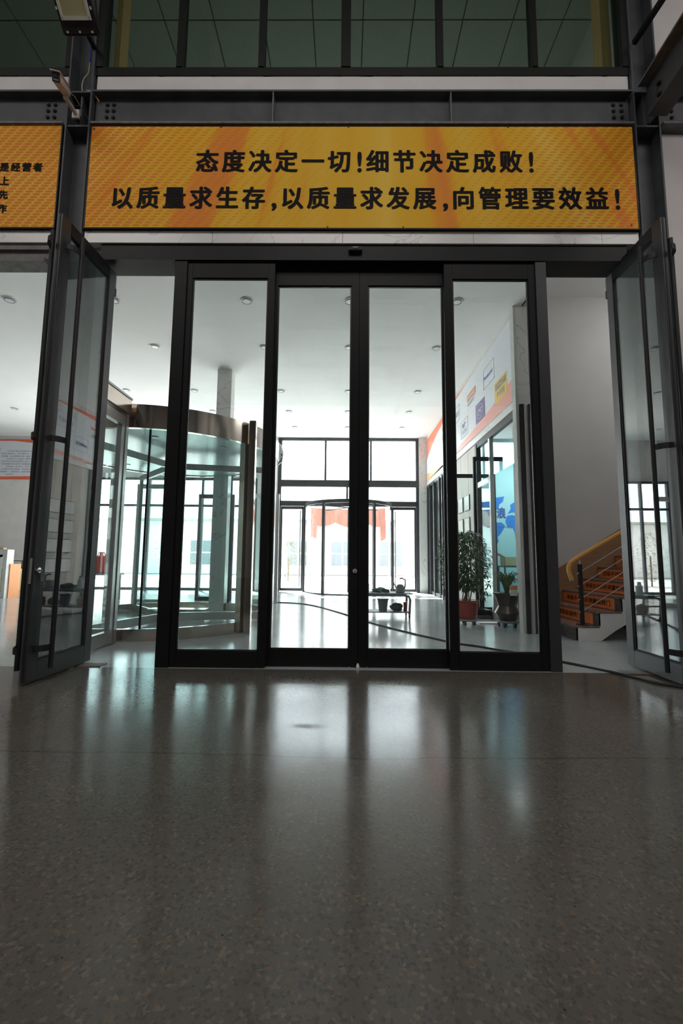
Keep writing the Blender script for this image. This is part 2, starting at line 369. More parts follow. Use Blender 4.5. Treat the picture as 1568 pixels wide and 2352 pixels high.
def text_part(s, x0, x1, z0, z1, m, parent, place, bold=0.0, name='lettering', th=0.004):
    """flat lettering fitted in a box; place(u, v, t) maps text coords + thickness to world"""
    cu = bpy.data.curves.new('t', 'FONT'); cu.body = s; cu.offset = bold; cu.resolution_u = 3; cu.fill_mode = 'FRONT'
    ob = bpy.data.objects.new('t', cu); col.objects.link(ob)
    dg = bpy.context.evaluated_depsgraph_get(); dg.update()
    me = bpy.data.meshes.new_from_object(ob.evaluated_get(dg)); bpy.data.objects.remove(ob)
    if not me.vertices: return None
    xs = [v.co.x for v in me.vertices]; ys = [v.co.y for v in me.vertices]
    a, b, c, d = min(xs), max(xs), min(ys), max(ys)
    for v in me.vertices:
        u = x0+(v.co.x-a)/(b-a)*(x1-x0); w_ = z0+(v.co.y-c)/(d-c)*(z1-z0)
        v.co = place(u, w_, th)
    me.materials.clear(); me.materials.append(m); me.name = name
    o = bpy.data.objects.new(name, me); col.objects.link(o)
    if parent: o.parent = parent; o.matrix_parent_inverse = Matrix.Identity(4)
    return o

# ================================================================== SETTING
struct('floor', MB().box(-12, 9, -14, 4.10, -0.2, 0), M_FLOOR, 'brown-grey polished concrete floor with fine speckles')
struct('floor', MB().box(-12, 6.2, 4.10, 13.6, -0.2, 0), M_FLOOR_IN, 'blue-grey polished showroom floor behind the doors')
# showroom ceiling
struct('ceiling', MB().box(-12, 2.6, 4.3, 13.75, 4.75, 4.95), M_CEIL, 'white showroom ceiling with round downlights')
struct('ceiling', MB().box(2.6, 6.2, 4.3, 7.3, 5.5, 5.6), M_CEIL, 'plain ceiling over the stairs')
struct('wall_stairwell_bulkhead', MB().box(2.58, 2.66, 4.3, 7.3, 4.75, 5.5), M_GREYW, 'bulkhead above the stair opening')
# right side: pier, side wall, stair wall
struct('wall_stair', MB().box(2.80, 6.2, 7.17, 7.27, 0, 5.5), M_GREYW, 'grey wall behind the stairs')
struct('wall_side', MB().box(2.80, 2.88, 6.30, 7.17, 0, 5.5), M_GREYW, 'short return wall beside the pier')
struct('wall_pier', MB().box(2.49, 2.80, 6.2, 6.30, 0, 4.75), M_MARBLE, 'pale marble pier at the near end of the sign wall')
pf = struct('door_7', MB().box(2.555, 2.575, 6.165, 6.198, 0, 3.24).box(2.745, 2.775, 6.165, 6.198, 0, 3.24), M_SSL, 'dark glazed strip with silver trims covering the lower pier')
MB().box(2.50, 2.555, 6.17, 6.198, 0, 3.24).build('panel', M_BLACKR, pf); MB().box(2.62, 2.745, 6.17, 6.198, 0, 3.24).build('panel', mat('black_gloss_panel', (0.02, 0.02, 0.022), 0.06), pf)
struct('wall_pier_edge', MB().box(2.45, 2.49, 6.19, 6.32, 0, 4.75), M_GREYW, 'grey edge strip of the pier')
struct('wall_right_outer', MB().box(6.2, 6.3, 4.3, 13.75, 0, 5.6), M_GREYW, 'right outer wall')
# wall above the partitions carries the sign
struct('wall_right_upper', MB().box(2.49, 2.62, 6.32, 13.5, 3.235, 4.75), M_MARBLE, 'marble band carrying the sponsor sign')
# tan panelled wall with separate panels
tw = struct('wall_right', MB().box(2.53, 2.60, 8.38, 10.62, 0, 3.235), M_TAN, 'beige wood-panelled wall with silver plaques')
for k in range(4):
    MB().box(2.515, 2.53, 8.39+k*0.558, 8.39+(k+1)*0.558-0.012, 0.1, 3.22).build('panel', M_TAN, tw)
# teal side room
struct('wall_teal_back', MB().box(2.60, 6.2, 9.2, 9.3, 0, 3.3), M_TEAL, 'pale teal wall with a blue world map')
struct('wall_teal_side', MB().box(4.75, 4.8, 7.27, 9.2, 0, 3.3), M_TEAL, 'teal side wall')
struct('wall_teal_front', MB().box(2.88, 4.8, 7.27, 7.30, 0, 3.3), M_TEAL, 'teal front wall')
struct('ceiling', MB().box(2.62, 2.80, 6.32, 7.3, 3.235, 3.33).box(2.62, 4.8, 7.28, 9.2, 3.235, 3.33), M_CEIL, 'ceiling of the teal room')
# far right glazed office back wall
struct('wall_office_back', MB().box(4.4, 4.5, 9.3, 13.5, 0, 3.3), M_GREYW, 'pale wall of the far office')
struct('ceiling', MB().box(2.62, 4.5, 9.3, 13.5, 3.235, 3.33), M_CEIL, 'ceiling of the far office')
# far facade: solid pieces
fw = MB(); fw.box(-12, -8.6, 13.5, 13.75, 0, 4.75); fw.box(-8.6, -2.72, 13.5, 13.75, 3.45, 4.75)
struct('wall_far', fw, M_WHITE, 'grey far wall of the showroom')
struct('wall_far_pier', MB().box(-2.72, -2.10, 13.42, 13.75, 0, 4.75), M_MARBLE, 'marble pier left of the far glass doors')
struct('wall_far_pier', MB().box(2.26, 2.50, 13.35, 13.75, 0, 4.75), M_MARBLE, 'marble pier right of the far glass doors')
struct('wall_far_right', MB().box(2.50, 6.2, 13.5, 13.75, 0, 5.6), M_GREYW, 'far wall of the office')
# left outer wall with big glazed front (light source out of view)
lw_ = MB(); lw_.box(-11.4, -11.2, 4.3, 4.8, 0, 4.75); lw_.box(-11.4, -11.2, 12.4, 13.75, 0, 4.75); lw_.box(-11.4, -11.2, 4.8, 12.4, 3.6, 4.75); lw_.box(-11.4, -11.2, 4.8, 12.4, 0, 0.2)
struct('wall_left', lw_, M_GREYW, 'left outer wall')
# facade wall between hall and showroom
f = MB(); f.box(3.2, 9, 4.12, 4.3, 0, 5.36); f.box(3.2, 9, 4.14, 4.3, 5.9, 8.9); struct('wall_front_right', f, M_PINKW, 'warm white wall right of the right steel column')
f = MB(); f.box(-2.93, -2.57, 4.21, 4.42, 0, 4.12); struct('wall_front_pier', f, M_STEEL, 'grey backing plate behind the left steel column')
f = MB(); f.box(2.84, 3.2, 4.21, 4.42, 0, 4.12); struct('wall_front_pier', f, M_STEEL, 'grey backing plate behind the right steel column')
f = MB(); f.box(-12, -10.2, 4.12, 4.3, 0, 4.12); struct('wall_front_left', f, M_WHITE, 'wall at the far left of the facade')
f = MB(); f.box(-12, 3.2, 4.21, 4.3, 4.12, 6.0); struct('wall_front_upper', f, M_WHITE, 'wall above the door header')
struct('trim_7', MB().box(-2.995, -2.93, 4.10, 4.42, 0, 4.12), M_WHITE, 'narrow white jamb left of the column')
# white lintel bands above the beams
for x0, x1, n_ in ((-2.63, 2.885, 'centre'), (-10.2, -2.92, 'left')):
    b = MB()
    x = x0
    rr = random.Random(3 if n_ == 'left' else 5)
    pts_t = []
    while x < x1: pts_t.append((x, 6.005+rr.uniform(-0.012, 0.010))); x += 0.11
    pts_t.append((x1, 6.0))
    poly = [(x0, 4.09, 5.775), (x1, 4.09, 5.775)]+[(p[0], 4.09, p[1]) for p in reversed(pts_t)]
    b.prism(poly, (0, 0.07, 0)); struct('trim_1' if n_ == 'centre' else 'trim_2', b, M_WHITE, 'rough-edged white plaster band')
# marble strips below the banners, laid as slabs
def marble_strip(name, xs):
    t = MB(); t.box(xs[0], xs[-1], 4.10, 4.16, 4.125, 4.245); root = struct(name, t, M_GREYW, 'white veined marble strip above the door header')
    for a, b_ in zip(xs[:-1], xs[1:]): MB().box(a+0.002, b_-0.002, 4.08, 4.10, 4.122, 4.247).build('slab', M_MARBLE, root)
marble_strip('trim_3', [-2.64, -1.35, -0.05, 1.25, 2.52, 2.885])
marble_strip('trim_4', [-10.2, -8.9, -7.6, -6.3, -5.0, -3.9, -2.93])
# grey head box of the left bay
hb = MB(); hb.box(-10.2, -3.0, 4.10, 4.28, 4.06, 4.12); hb.box(-10.2, -3.0, 4.13, 4.28, 3.98, 4.06); hb.box(-10.2, -3.04, 4.10, 4.28, 3.935, 3.98)
struct('trim_5', hb, M_STEELD, 'grey metal head box over the left opening')
# dark header over the doors
hd = MB(); hd.box(-2.47, 2.77, 4.10, 4.36, 3.955, 4.122)
struct('door_1', hd, M_DARK, 'dark header beam over the sliding doors')
# hall shell behind the camera
struct('wall_hall_left', MB().box(-12.1, -12, -14, 13.75, 0, 8.95), M_PINKW, 'left wall of the hall')
struct('wall_hall_right', MB().box(9, 9.1, -14, 4.3, 0, 8.95), M_PINKW, 'right wall of the hall')
struct('wall_hall_back', MB().box(-12, 9, -14.1, -14, 0, 8.95), M_PINKW, 'back wall of the hall')
rf = MB()
rf.box(-12, 9, -14, 12.5, 8.95, 9.05)
roof = struct('ceiling', rf, M_ROOF, 'sheet roof of the hall')
for k in range(12): MB().box(-12, 9, -13.5+k*1.5, -13.38+k*1.5, 8.72 if False else 8.78, 8.95).build('purlin', M_STEEL, roof)
for x in (-7.0, -2.2, 2.6, 7.0):
    MB().box(x-0.1, x+0.1, -14, 4.0, 8.5, 8.78).build('rafter', M_STEEL, roof)

# upper office behind the high windows
struct('floor', MB().box(-12, 6.2, 4.3, 12.5, 5.75, 5.9), M_GREYW, 'floor slab of the upper office')
struct('wall_upper_back', MB().box(-12, 6.2, 12.5, 12.6, 5.6, 8.9), M_GREYW, 'back wall of the upper office')
struct('wall_upper_right', MB().box(3.2, 3.3, 4.3, 12.5, 5.9, 8.9), M_GREYW, 'side wall of the upper office')
uc = struct('ceiling', MB().box(-12, 3.2, 4.32, 12.5, 8.12, 8.2), M_GRID, 'tiled ceiling of the upper office')
tme = None
for i in range(-14, 5):
    for j in range(4):
        x = i*0.66+0.18; y = 4.46+j*0.66
        if tme is None:
            t0 = MB().box(-0.322, 0.322, -0.322, 0.322, -0.012, 0.012).build('tile', M_TILE, uc); tme = t0.data; o = t0
        else:
            o = bpy.data.objects.new('tile', tme); col.objects.link(o); o.parent = uc
        o.location = (x+0.33, y+0.33, 8.108)
for x0, x1 in ((-2.62, -2.56), (2.80, 2.90)):
    struct('trim_6', MB().box(x0, x1, 4.34, 4.5, 5.9, 8.1), M_AMBER, 'amber wooden jamb behind the high window')

# high windows
def high_window(name, x0, x1, mull, label):
    fr = MB()
    fr.box(x0, x1, 4.08, 4.18, 6.0, 6.095)
    fr.box(x0, x1, 4.08, 4.18, 8.5, 8.95)
    root = struct(name, fr, M_WIN, label)
    xs = []
    for a, b_ in mull: MB().box(a, b_, 4.07, 4.18, 6.095, 8.5).build('mullion', M_WIN, root)
    for (a, b_), (c, d) in zip(mull[:-1], mull[1:]):
        MB().box(b_, c, 4.125, 4.132, 6.095, 8.5).build('pane', G_UP, root)
    return root
high_window('window_1', -2.65, 2.895, [(-2.65, -2.575), (-1.805, -1.745), (-0.948, -0.888), (-0.084, 0.017), (0.923, 0.982), (1.906, 1.96), (2.835, 2.895)], 'row of tall dark-framed panes above the beam')
high_window('window_2', -7.1, -2.90, [(-7.1, -7.02), (-6.0, -5.94), (-5.0, -4.94), (-3.95, -3.89), (-2.97, -2.90)], 'dark-framed high window left of the column')

# far glazed front
fg = MB()
fg.box(-2.10, 2.26, 13.45, 13.55, 4.66, 4.75); fg.box(-2.10, 2.26, 13.43, 13.57, 3.20, 3.41); fg.box(-2.06, 2.22, 13.45, 13.55, 2.60, 2.76)
fg.box(-2.10, -1.99, 13.45, 13.55, 0, 4.7); fg.box(2.17, 2.26, 13.45, 13.55, 0, 4.7)
w3 = struct('window_3', fg, M_DARK2, 'tall glazed far front with dark frame')
for a, z0, z1 in ((-0.63, 3.41, 4.66), (0.78, 3.41, 4.66), (0.05, 2.76, 3.20), (-1.25, 0, 2.6), (1.40, 0, 2.6)):
    MB().box(a-0.03, a+0.03, 13.46, 13.54, z0, z1).build('mullion', M_DARK2, w3)
for a, b_, z0, z1 in ((-1.99, -0.66, 3.41, 4.66), (-0.60, 0.75, 3.41, 4.66), (0.81, 2.17, 3.41, 4.66), (-1.99, 0.02, 2.76, 3.20), (0.08, 2.17, 2.76, 3.20)):
    MB().box(a, b_, 13.497, 13.503, z0, z1).build('pane', G_CLEAR, w3)
def far_door(x0, x1, side, nm):
    r = struct(nm, MB().box(x0, x1, 13.47, 13.53, 0.015, 0.10).box(x0, x0+0.05, 13.47, 13.53, 0.1, 2.55).box(x1-0.05, x1, 13.47, 13.53, 0.1, 2.55).box(x0, x1, 13.47, 13.53, 2.5, 2.59), M_DARK2, 'dark-framed glass door beside the far revolving door')
    MB().box(x0+0.05, x1-0.05, 13.497, 13.503, 0.1, 2.5).build('pane', G_CLEAR, r)
    hx = x1-0.09 if side > 0 else x0+0.09
    MB().cyl((hx, 13.42, 0.12), (hx, 13.42, 2.45), 0.018).cyl((hx, 13.42, 0.5), (hx, 13.48, 0.5), 0.012).cyl((hx, 13.42, 2.1), (hx, 13.48, 2.1), 0.012).build('door_handle', M_SSL, r, True)
far_door(-1.985, -1.285, 1, 'door_2'); far_door(1.435, 2.165, -1, 'door_3')
fg = MB(); fg.box(-8.6, -2.72, 13.47, 13.55, 3.38, 3.45); fg.box(-8.6, -2.72, 13.47, 13.55, 0, 0.08); fg.box(-8.6, -2.72, 13.47, 13.55, 2.55, 2.62)
w4 = struct('window_4', fg, M_DARK2, 'glazed far front seen through the large revolving door')
for k in range(8):
    x = -8.57+k*0.83; MB().box(x-0.03, x+0.03, 13.46, 13.56, 0, 3.45).build('mullion', M_DARK2, w4)
MB().box(-8.6, -2.72, 13.505, 13.51, 0.08, 3.38).build('pane', G_CLEAR, w4)
fg = MB(); fg.box(-11.32, -11.26, 4.8, 12.4, 0.2, 0.28).box(-11.32, -11.26, 4.8, 12.4, 3.52, 3.6)
w5 = struct('window_5', fg, M_DARK2, 'side glazing of the showroom')
for k in range(7): MB().box(-11.33, -11.25, 4.8+k*1.255, 4.87+k*1.255, 0.2, 3.6).build('mullion', M_DARK2, w5)
# right partition glass near the far end, and the glazed side of the teal room
pg = MB(); pg.box(2.50, 2.56, 10.62, 13.35, 0, 0.09); pg.box(2.50, 2.56, 10.62, 13.35, 3.15, 3.235)
w6 = struct('window_6', pg, M_DARK2, 'glazed partition under the far end of the sign')
for y in (10.65, 11.30, 11.65, 12.35, 12.95, 13.32): MB().box(2.48, 2.57, y-0.03, y+0.03, 0, 3.2).build('mullion', M_DARK2, w6)
for a, b_ in ((10.68, 11.27), (11.33, 11.62), (11.68, 12.32), (12.38, 12.92), (12.98, 13.29)): MB().box(2.525, 2.531, a, b_, 0.09, 3.15).build('pane', G_PART, w6)
pg = MB(); pg.box(2.50, 2.57, 6.32, 8.38, 3.12, 3.235); pg.box(2.49, 2.58, 8.28, 8.38, 0, 3.2); pg.box(2.49, 2.58, 6.32, 6.42, 0, 3.2); pg.box(2.50, 2.57, 7.6, 8.3, 0, 0.12)
w7 = struct('window_7', pg, M_DARK, 'dark-framed glass opening into the teal room')
for y in (7.58,): MB().box(2.50, 2.57, y-0.035, y+0.035, 0.0, 3.12).build('mullion', M_SSL, w7)
MB().box(2.50, 2.57, 7.6, 8.3, 2.35, 2.45).build('transom', M_SSL, w7)
MB().box(2.532, 2.538, 7.62, 8.28, 0.12, 2.35).build('pane', G_PART, w7)
MB().box(2.532, 2.538, 6.42, 8.28, 2.45, 3.12).build('pane', G_PART, w7)

# world map on the teal wall
mp_ = thing('world_map', 'bright blue world map cut-outs on the teal wall with faint slogan lettering', 'wall decal')
def MPT(pts, nm='continent'):
    MB().prism([(x, 9.199, z) for x, z in pts], (0, -0.006, 0)).build(nm, M_MAP, mp_)
ox, oz, s = 3.02, 1.36, 1.0
MPT([(2.86,2.22),(3.00,2.26),(3.14,2.30),(3.33,2.33),(3.30,2.22),(3.22,2.16),(3.20,2.06),(3.10,2.03),(3.05,1.96),(3.00,1.90),(2.97,1.99),(2.90,2.03),(2.84,2.10)])
MPT([(3.26,1.78+.0),(3.12,1.78),(3.06,1.70),(3.05,1.60),(3.10,1.50),(3.11,1.41),(3.16,1.34),(3.19,1.38),(3.17,1.47),(3.24,1.55),(3.29,1.63),(3.33,1.72)])
MPT([(3.38,1.92),(3.48,1.94),(3.60,1.90),(3.66,1.78),(3.70,1.62),(3.66,1.48),(3.60,1.40),(3.54,1.46),(3.53,1.58),(3.48,1.69),(3.38,1.70),(3.34,1.80)])
MPT([(3.40,1.97),(3.46,2.07),(3.45,2.15),(3.54,2.21),(3.70,2.24),(3.95,2.25),(4.2,2.22),(4.3,2.1),(4.15,1.95),(4.0,1.84),(3.85,1.80),(3.72,1.90),(3.62,1.97),(3.5,2.0)])
MPT([(4.18,1.62),(4.32,1.66),(4.42,1.58),(4.38,1.47),(4.26,1.46),(4.18,1.52)])
text_part('ING WAVES  STEADY', 2.95, 3.9, 1.665, 1.70, M_BLUE, mp_, lambda u, v, t: Vector((u, 9.194-0.002, v)), 0.01)
text_part('浪', 3.16, 3.36, 1.86, 2.10, M_BLUE, mp_, lambda u, v, t: Vector((u, 9.192, v)), 0.03)
settle(mp_)

# ================================================================== STEEL
def column(x0, x1, label, side):
    t = thing('steel_column', label, 'column', 'steel columns of the facade')
    c = MB(); c.box(x0, x0+0.016, 4.05, 4.30, 0, 8.9); c.build('flange', M_STEEL, t)
    c = MB(); c.box(x1-0.016, x1, 4.05, 4.30, 0, 8.9); c.build('flange', M_STEEL, t)
    MB().box(x0+0.016, x1-0.016, 4.19, 4.205, 0, 8.9).build('web', M_STEEL, t)
    for z in (5.385, 5.775): MB().box(x0+0.016, x1-0.016, 4.06, 4.19, z, z+0.018).build('stiffener_plate', M_STEEL, t)
    MB().box((x0+x1)/2-0.01, (x0+x1)/2+0.01, 4.09, 4.19, 5.40, 5.775).build('gusset_plate', M_STEEL, t)
    return settle(t)
column(-2.905, -2.650, 'grey steel column between the two orange banners', -1)
column(2.900, 3.160, 'grey steel column at the right end of the long banner', 1)
boltme = None
def beam(x0, x1, stiff, bolts, label):
    global boltme
    t = thing('steel_beam', label, 'beam', 'steel beams above the banners')
    MB().box(x0, x1, 4.03, 4.16, 5.755, 5.775).build('flange', M_STEEL, t)
    MB().box(x0, x1, 4.03, 4.16, 5.395, 5.415).build('flange', M_STEELD, t)
    MB().box(x0, x1, 4.105, 4.12, 5.415, 5.755).build('web', M_STEEL, t)
    for x in stiff: MB().box(x-0.006, x+0.006, 4.035, 4.105, 5.415, 5.755).build('stiffener_plate', M_STEELD, t)
    for x in bolts:
        for z in (5.537, 5.611, 5.682):
            MB().cyl((x, 4.106, z), (x, 4.093, z), 0.021, seg=6).cyl((x, 4.093, z), (x, 4.086, z), 0.012, seg=8).build('bolt', M_RUST, t)
    return settle(t)
beam(-2.634, 2.884, [-0.775, 1.042], [-2.513, -2.445, 2.727, 2.808], 'grey steel beam over the long banner with bolted ends')
beam(-10.2, -2.921, [-4.8, -6.6], [-3.13, -3.06], 'grey steel beam over the short banner at left')
beam(3.176, 8.9, [5.0], [3.32], 'grey steel beam right of the right column')
bt = thing('steel_beam', 'dark steel beam running towards the camera from the right column', 'beam')
MB().box(2.93, 3.13, -3.0, 4.02, 5.79, 5.81).build('flange', M_STEELD, bt)
MB().box(3.02, 3.035, -3.0, 4.02, 5.37, 5.79).build('web', M_STEEL, bt)
MB().box(2.935, 3.125, -3.0, 3.92, 5.35, 5.37).build('flange', M_STEEL, bt)
MB().box(3.035, 3.045, 3.85, 4.18, 5.42, 5.74).build('end_plate', M_STEEL, bt)
for z in (5.50, 5.62): MB().cyl((3.02, 3.84, z), (2.985, 3.84, z), 0.022, seg=6).build('bolt', M_RUST, bt)
settle(bt)
pr = thing('steel_brace', 'thin black steel brace above the beam at top right', 'brace')
MB().bar((2.944, 4.045, 6.33), (3.10, 2.8, 6.37), 0.045).build('bar', M_WIN, pr); settle(pr)

GLY = {}
def glyph_mesh(ch):
    if ch not in GLY:
        cu = bpy.data.curves.new('t', 'FONT'); cu.body = ch; cu.resolution_u = 3; cu.fill_mode = 'FRONT'
        ob = bpy.data.objects.new('t', cu); col.objects.link(ob); dg = bpy.context.evaluated_depsgraph_get(); dg.update()
        GLY[ch] = bpy.data.meshes.new_from_object(ob.evaluated_get(dg)); bpy.data.objects.remove(ob)
    return GLY[ch]
def char_line(s_, x, pitch, w_, z, h_, parent, bold=0.0085):
    for ch in s_:
        g = glyph_mesh(ch); xs = [v.co.x for v in g.vertices]; ys = [v.co.y for v in g.vertices]
        punct = ch in '!,'
        if punct: sx = 0.34*h_/max(1e-6, 1.0); kx = 0.028/(max(xs)-min(xs)) if ch == '!' else 0.035/(max(xs)-min(xs))
        else: kx = w_/0.92
        if punct: ky = (0.92*h_)/(max(ys)-min(ys)) if ch == '!' else 0.075/(max(ys)-min(ys))
        else: ky = h_/0.92
        x0_ = x+0.03 if punct else x
        vs, fs = [], []
        sub = [(bold*math.cos(a*PI/4), bold*0.5*math.sin(a*PI/4)) for a in range(8)]
        for n_, (dx, dz) in enumerate(sub):
            b0 = len(vs)
            for v in g.vertices:
                ux = (v.co.x-min(xs)) if punct else (v.co.x-0.04)
                if punct: uy = (v.co.y-min(ys))*ky + (0 if ch == '!' else -0.02)
                else: uy = (v.co.y+0.08)*ky
                vs.append((x0_+ux*kx+dx, 4.048-0.0001*n_, z+uy+dz))
            for p in g.polygons: fs.append([b0+i for i in p.vertices])
        me = bpy.data.meshes.new('character'); me.from_pydata(vs, [], fs); me.materials.append(M_INK)
        o = bpy.data.objects.new('character', me); col.objects.link(o); o.parent = parent
        x += pitch*0.45 if punct else pitch

# ================================================================== BANNERS
def banner(name, x0, x1, z0, z1, cx, cz, hw, label):
    t = thing(name, label, 'banner', 'orange banners on the facade')
    MB().box(x0, x1, 4.052, 4.078, z0, z1).build('print_panel', banner_mat('banner_print_'+str(int(-x0*10)), cx, cz, hw), t)
    e = MB(); e.box(x0-0.012, x0, 4.048, 4.08, z0-0.012, z1+0.008); e.box(x1, x1+0.012, 4.048, 4.08, z0-0.012, z1+0.008); e.box(x0, x1, 4.048, 4.08, z0-0.012, z0); e.box(x0, x1, 4.048, 4.08, z1, z1+0.008)
    e.build('edge_frame', M_WIN, t)
    return t
PL = lambda u, v, t: Vector((u, 4.048, v))
b1 = banner('slogan_banner', -2.625, 2.87, 4.262, 5.378, 0.15, 4.95, 2.75, 'long orange banner with two lines of black Chinese slogan')
K = 4.048/4.0
char_line('态度决定一切!细节决定成败!', -1.515*K, 0.2672, 0.215, 1+3.824*K, 0.237, b1)
char_line('以质量求生存,以质量求发展,向管理要效益!', -2.375, 0.2650, 0.213, 1+3.428*K, 0.232, b1)
for p in ((-1.3, 5.37), (0.0, 5.372), (1.62, 5.37), (-0.2, 4.27), (0.55, 4.27), (2.8, 4.30), (-2.6, 5.35)): MB().cyl((p[0], 4.046, p[1]), (p[0], 4.053, p[1]), 0.007, seg=8).build('screw', M_RUST, b1)
settle(b1)
b2 = banner('slogan_banner', -8.9, -2.935, 4.262, 5.40, -6.9, 4.85, 4.0, 'orange banner cut off at the left edge with small black Chinese text')
for s_, x0, z in (('是经营者', -3.53, 4.873), ('上', -3.515, 4.718), ('先', -3.515, 4.568), ('作', -3.515, 4.415)):
    char_line(s_, x0, 0.114, 0.09, z, 0.092, b2, 0.004)
settle(b2)

# ================================================================== SLIDING DOOR
def door_panel(x0, x1, gx0, gx1, gz0, gz1, y, label, nm='sliding_door_panel', cat='door', zt=3.953, zb=0.004, d=0.05):
    t = thing(nm, label, cat, 'glass panels of the sliding entrance')
    MB().box(x0, gx0, y, y+d, zb, zt).build('stile', M_DARK, t, bevel=0.004)
    MB().box(gx1, x1, y, y+d, zb, zt).build('stile', M_DARK, t, bevel=0.004)
    MB().box(gx0, gx1, y, y+d, zb, gz0).build('bottom_rail', M_DARK, t)
    MB().box(gx0, gx1, y, y+d, gz1, zt).build('top_rail', M_DARK, t)
    g = MB(); e = 0.012; yy = y+d*0.3
    for a in ((gx0, gx0+e, gz0, gz1), (gx1-e, gx1, gz0, gz1), (gx0, gx1, gz0, gz0+e), (gx0, gx1, gz1-e, gz1)): g.box(a[0], a[1], yy, yy+0.012, a[2], a[3])
    g.build('glazing_bead', M_DARK2, t)
    MB().box(gx0, gx1, y+d*0.5, y+d*0.5+0.007, gz0, gz1).build('pane', G_CLEAR, t)
    return t
p1 = door_panel(-1.598, -0.722, -1.542, -0.790, 0.150, 3.782, 4.125, 'leftmost fixed glass panel of the sliding entrance, the revolving door behind it')
p2 = door_panel(-0.735, 0.1235, -0.697, 0.044, 0.158, 3.75, 4.195, 'left sliding glass leaf with the round lock on its centre stile', zt=3.90)
MB().cyl((0.094, 4.196, 0.885), (0.094, 4.180, 0.885), 0.021, seg=20).build('lock_cylinder', M_CHROME, p2, True)
MB().box(0.089, 0.099, 4.177, 4.181, 0.865, 0.885).build('keyhole', M_BLACKR, p2)
p3 = door_panel(0.1265, 1.000, 0.214, 0.958, 0.162, 3.752, 4.195, 'right sliding glass leaf, the trolley seen through it', zt=3.90)
MB().box(0.112, 0.139, 4.247, 4.252, 0.01, 3.9).build('light_gap_blocker', M_BLACKR, p3)  # added strip behind the stiles, blocks light leaking through their gap
p4 = door_panel(0.962, 1.862, 1.046, 1.792, 0.158, 3.779, 4.125, 'rightmost fixed glass panel of the sliding entrance, potted plants behind it')
for p in (p1, p2, p3, p4): settle(p)
struct('door_4', MB().box(-1.720, -1.600, 4.11, 4.30, 0, 3.956), M_DARK, 'left dark post of the sliding entrance')
struct('door_5', MB().box(1.864, 1.968, 4.11, 4.30, 0, 3.956), M_DARK2, 'right dark post of the sliding entrance')
struct('door_6', MB().box(-0.735, 1.0, 4.185, 4.26, 3.90, 3.956), M_DARK, 'track cover above the sliding leaves')
sn = thing('motion_sensor', 'small black motion sensor on the header above the centre stile', 'sensor')
MB().box(0.01, 0.145, 4.055, 4.10, 4.03, 4.075).build('housing', M_BLACKR, sn, bevel=0.006)
MB().box(0.05, 0.105, 4.050, 4.056, 4.052, 4.066).build('lens', M_PLAST, sn); settle(sn)
bl = thing('plaster_blob', 'white plaster blob at the foot of the centre stiles', 'plaster')
MB().lathe((0.125, 4.17, 0), [(0.012, 0), (0.016, 0.012), (0.012, 0.03), (0.004, 0.045)], 10).build('lump', M_CHALK, bl); settle(bl)

